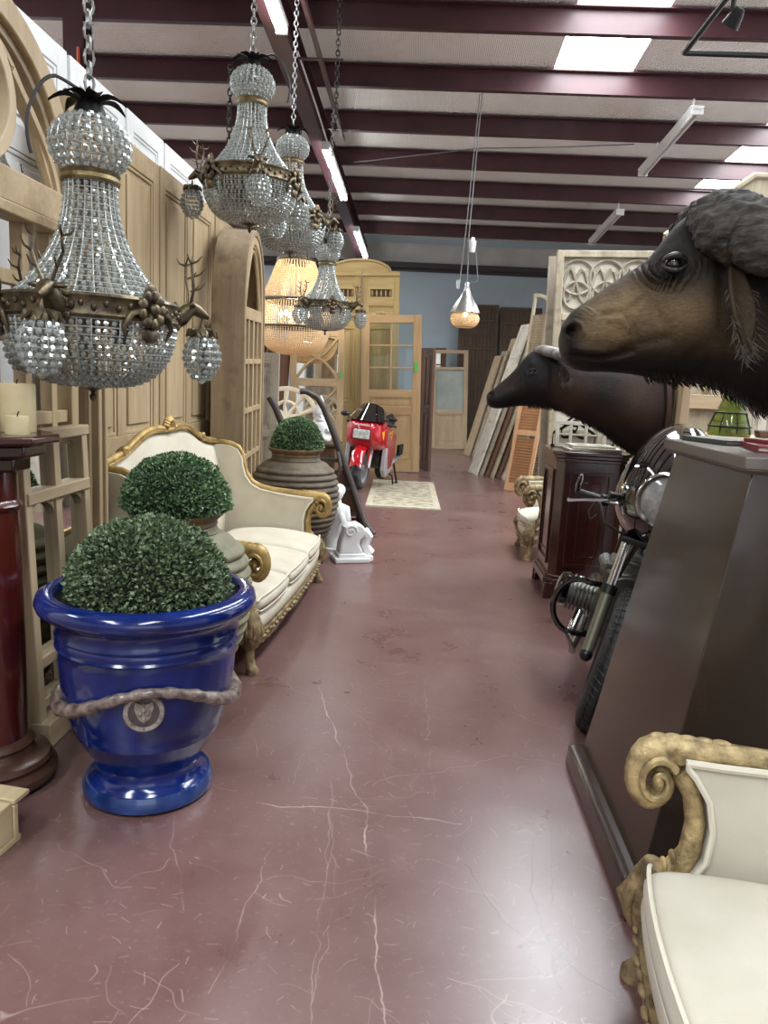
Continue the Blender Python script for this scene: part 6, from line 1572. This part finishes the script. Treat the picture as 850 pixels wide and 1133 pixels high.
def plinth():
    T = thing('wooden_crate_stand', 'dark wooden box stand carrying the white gnome, behind the sack barrow', 'stand', (-1.13, 8.25, 0))
    MB().box((0, 0, .40), (.42, .42, .80)).build('body', 'brown_wood', T, bevel=.006); MB().box((0, 0, .815), (.48, .48, .03)).build('top', 'dark_door_x', T, bevel=.004)
    for s in (-1, 1): MB().box((s*.19, -.215, .4), (.05, .012, .78)).build('batten', 'dark_door', T, bevel=.002)
plinth()
plaster_figure('white plaster gnome with a pointed hat, standing between the barrow handles', (-1.11, 8.22, .8305), rad(10), .82, True)
def pierced_bench():
    T = thing('pierced_seat', 'cream garden seat with a rounded pierced back, behind the dark jar', 'seat', (-1.72, 9.55, 0), rad(8))
    T.scale = (1.1,)*3
    n = 18; w = .36
    o = [(-w, .45)]+[(-w*cos(PI*k/n), .92+.34*sin(PI*k/n)) for k in range(n+1)]+[(w, .45)]
    i = [(-w+.05, .5)]+[(-(w-.05)*cos(PI*k/n), .92+.29*sin(PI*k/n)) for k in range(n+1)]+[(w-.05, .5)]
    MB().ring(o, i, 'y', -.02, .02).build('back_frame', 'cream_lacquer', T, bevel=.006)
    m = MB()
    for k in range(5):
        a = PI*(k+.5)/5; m.tube([(0, 0, .9), (-.16*cos(a)-.02, -.004, .9+.14*sin(a)), (-.31*cos(a), 0, .92+.29*sin(a))], [.04, .016, .03], 8)
    m.tube([(-.15*cos(PI*k/12), 0, .92+.17*sin(PI*k/12)) for k in range(13)], .02, 8)
    for x in (-.2, 0, .2): m.tube([(x, 0, .48), (x*.6, 0, .9)], .018, 8)
    m.build('pierced_slats', 'cream_lacquer', T)
    MB().box((0, -.22, .45), (.74, .46, .04)).build('seat', 'cream_lacquer', T, bevel=.01)
    for sx in (-1, 1):
        for y in (-.4, -.02): MB().tube([(sx*.32, y, .44), (sx*.33, y, 0)], [.026, .02], 8).build('leg', 'cream_lacquer', T)
pierced_bench()

# ------------------------------------------------------------------ roof fixtures
def fluor(label, x, y0, y1, lit, drop=.0, w=.13, hang_at=()):
    T = thing('fluorescent_fixture', label, 'ceiling light', (x, (y0+y1)/2, roofz((y0+y1)/2)-drop), 0, 'lit tubes along the rafter' if lit else 'unlit strips on the right', (-math.atan(.05), 0, 0))
    L = y1-y0
    m = MB(); m.prism([(-w/2, 0), (-w/2*.5, -.05), (w/2*.5, -.05), (w/2, 0), (w/2, .012), (-w/2, .012)], 'y', -L/2, L/2); m.build('housing', 'fixture_white', T, bevel=.003)
    for s in (-1, 1):
        MB().tube([(s*.03, -L/2+.03, -.072), (s*.03, L/2-.03, -.072)], .019, 10).build('tube', 'tube_glow' if lit else 'fixture_white', T)
        MB().box((0, s*(L/2-.015), -.06), (w*.9, .03, .07)).build('end_cap', 'fixture_white', T, bevel=.004)
    if not lit:
        for yy in hang_at: MB().box((0, yy-(y0+y1)/2+.03, .012+(drop-.008)/2), (.02, .02, drop-.008)).build('hanger', 'fixture_white', T)
fluor('lit fluorescent strip light on the rafter nearest the camera, cut by the top edge', -1.62, 5.75, 8.15, True, .40)
fluor('lit fluorescent strip light on the rafter, right of the chandeliers', -1.60, 11.3, 13.8, True, .40)
fluor('lit fluorescent strip light farthest back on the rafter, above the arched doors', -1.58, 15.9, 18.4, True, .40)
fluor('unlit white strip light hanging under the purlins at upper right', 3.12, 10.3, 12.7, False, .16, .16, (10.46, 11.96))
fluor('unlit white strip light far back, above the tracery panel', 3.32, 14.85, 17.25, False, .16, .16, (15.0, 16.53))
# black track with spotlights
def track():
    z = 4.1; T = thing('track_light', 'black track lighting rail with two spotlights in the upper right corner', 'track light', (1.82, 6.5, z))
    MB().tube([(0, 0, 0), (0, -3.2, 0)], .022, 6).build('rail', 'dark_iron', T); MB().tube([(0, 0, 0), (2.0, 0, 0)], .022, 6).build('rail', 'dark_iron', T)
    for (x, y) in ((.03, -.9), (.75, 0)):
        h = MB(); h.tube([(x, y, -.02), (x, y, -.10)], .018, 8); o = h.build('spot_stem', 'dark_iron', T)
        s = MB(); M = Matrix.Translation((x+.01, y-.02, -.15)) @ Matrix.Rotation(rad(35), 4, 'X') @ Matrix.Rotation(rad(20), 4, 'Y'); s.lathe([(.001, .06), (.03, .06), (.045, .02), (.06, -.05), (.052, -.05), (.035, 0), (.001, .01)], 16, M=M); s.build('spot_head', 'dark_iron' if y < 0 else 'galv', T)
    for (x, y) in ((.05, -.85), (1.75, 0), (0, -2.6)): MB().tube([(x, y, 0), (x, y, roofz(6.5+y)-z+.02)], .005, 6).build('suspension_wire', 'cable_grey', T)
track()
# pulley pendant over the aisle
def pendant():
    T = thing('pendant_lamp', 'spun metal pendant lamp with a small beaded basket under it, over the aisle', 'pendant lamp', (.46, 10.6, 2.26))
    MB().lathe([(.19, .20), (.2, .205), (.19, .23), (.15, .31), (.09, .40), (.055, .46), (.04, .50), (.04, .53), (.001, .53)], 32).build('metal_shade', 'pendant_metal', T)
    m = MB(); P = [(.10+.085*sin(PI*t)**.6, .02+.21*t) for t in [k/8 for k in range(9)]]; beads_on(m, P, .022, .0115); beads_on(m, [(.02, .02), (.11, .02)], .022, .0115); m.build('beaded_basket', 'warm_beads', T, smooth=180)
    m = MB(); m.torus((0, 0, .235), .17, .008, 28, 6); m.torus((0, 0, .02), .11, .006, 24, 6); m.build('basket_ring', 'bronze_gold', T)
    MB().ball((0, 0, .20), (.035, .035, .05), 12, 8).build('bulb', 'bulb', T)
    m = MB(); m.lathe([(.001, .52), (.028, .52), (.03, .58), (.02, .6), (.001, .6)], 14); m.box((-.12, 0, .56), (.05, .05, .12)); m.build('pulley_cap', 'pendant_metal', T, bevel=.004)
    top = roofz(10.46)-2.26
    m = MB(); m.tube([(0, 0, .6), (-.02, 0, 1.2), (.03, 0, top+.05)], .007, 6); m.tube([(-.1, 0, .6), (-.06, 0, 1.3), (.0, 0, top)], .006, 6); m.tube([(.02, 0, .58), (.14, 0, .62), (.1, 0, .9), (.06, 0, 1.1)], .006, 6); m.build('cord', 'cable_grey', T)
    m = MB(); m.lathe([(.001, .98), (.035, .98), (.05, 1.12), (.035, 1.13), (.02, 1.17), (.001, 1.17)], 16, c=(.035, 0, 0)); m.build('counterweight', 'fixture_white', T)
pendant()
for i, (pts, r, lab) in enumerate([([(-1.4, 13.3, roofz(13.3)-.02), (.6, 12.2, roofz(12.2)-.10), (1.6, 12.0, roofz(12)-.12), (2.8, 12.05, roofz(12)-.02)], .008, 'thin grey cable sagging under the purlins across the middle of the roof'), ([(-3.6, 6.2, roofz(6.2)-.03), (-2.6, 6.05, roofz(6)-.28), (-1.75, 5.9, roofz(5.9)-.03)], .010, 'dark cable slanting up to the roof at top left'), ([(-1.60, 8.9, roofz(8.9)-.30), (-1.56, 10.2, roofz(10.2)-.39), (-1.58, 11.3, roofz(11.3)-.38)], .012, 'white conduit bent along the rafter down to the lit strip')]):
    P = [Vector(p) for p in pts]; Q = []
    for k in range(len(P)-1):
        for t in range(8): Q.append(P[k].lerp(P[k+1], t/8)+Vector((0, 0, 0)))
    Q.append(P[-1])
    tag(MB().tube(Q, r, 6).build('cable', ['cable_grey', 'cable', 'fixture_white'][i]), lab, 'cable')
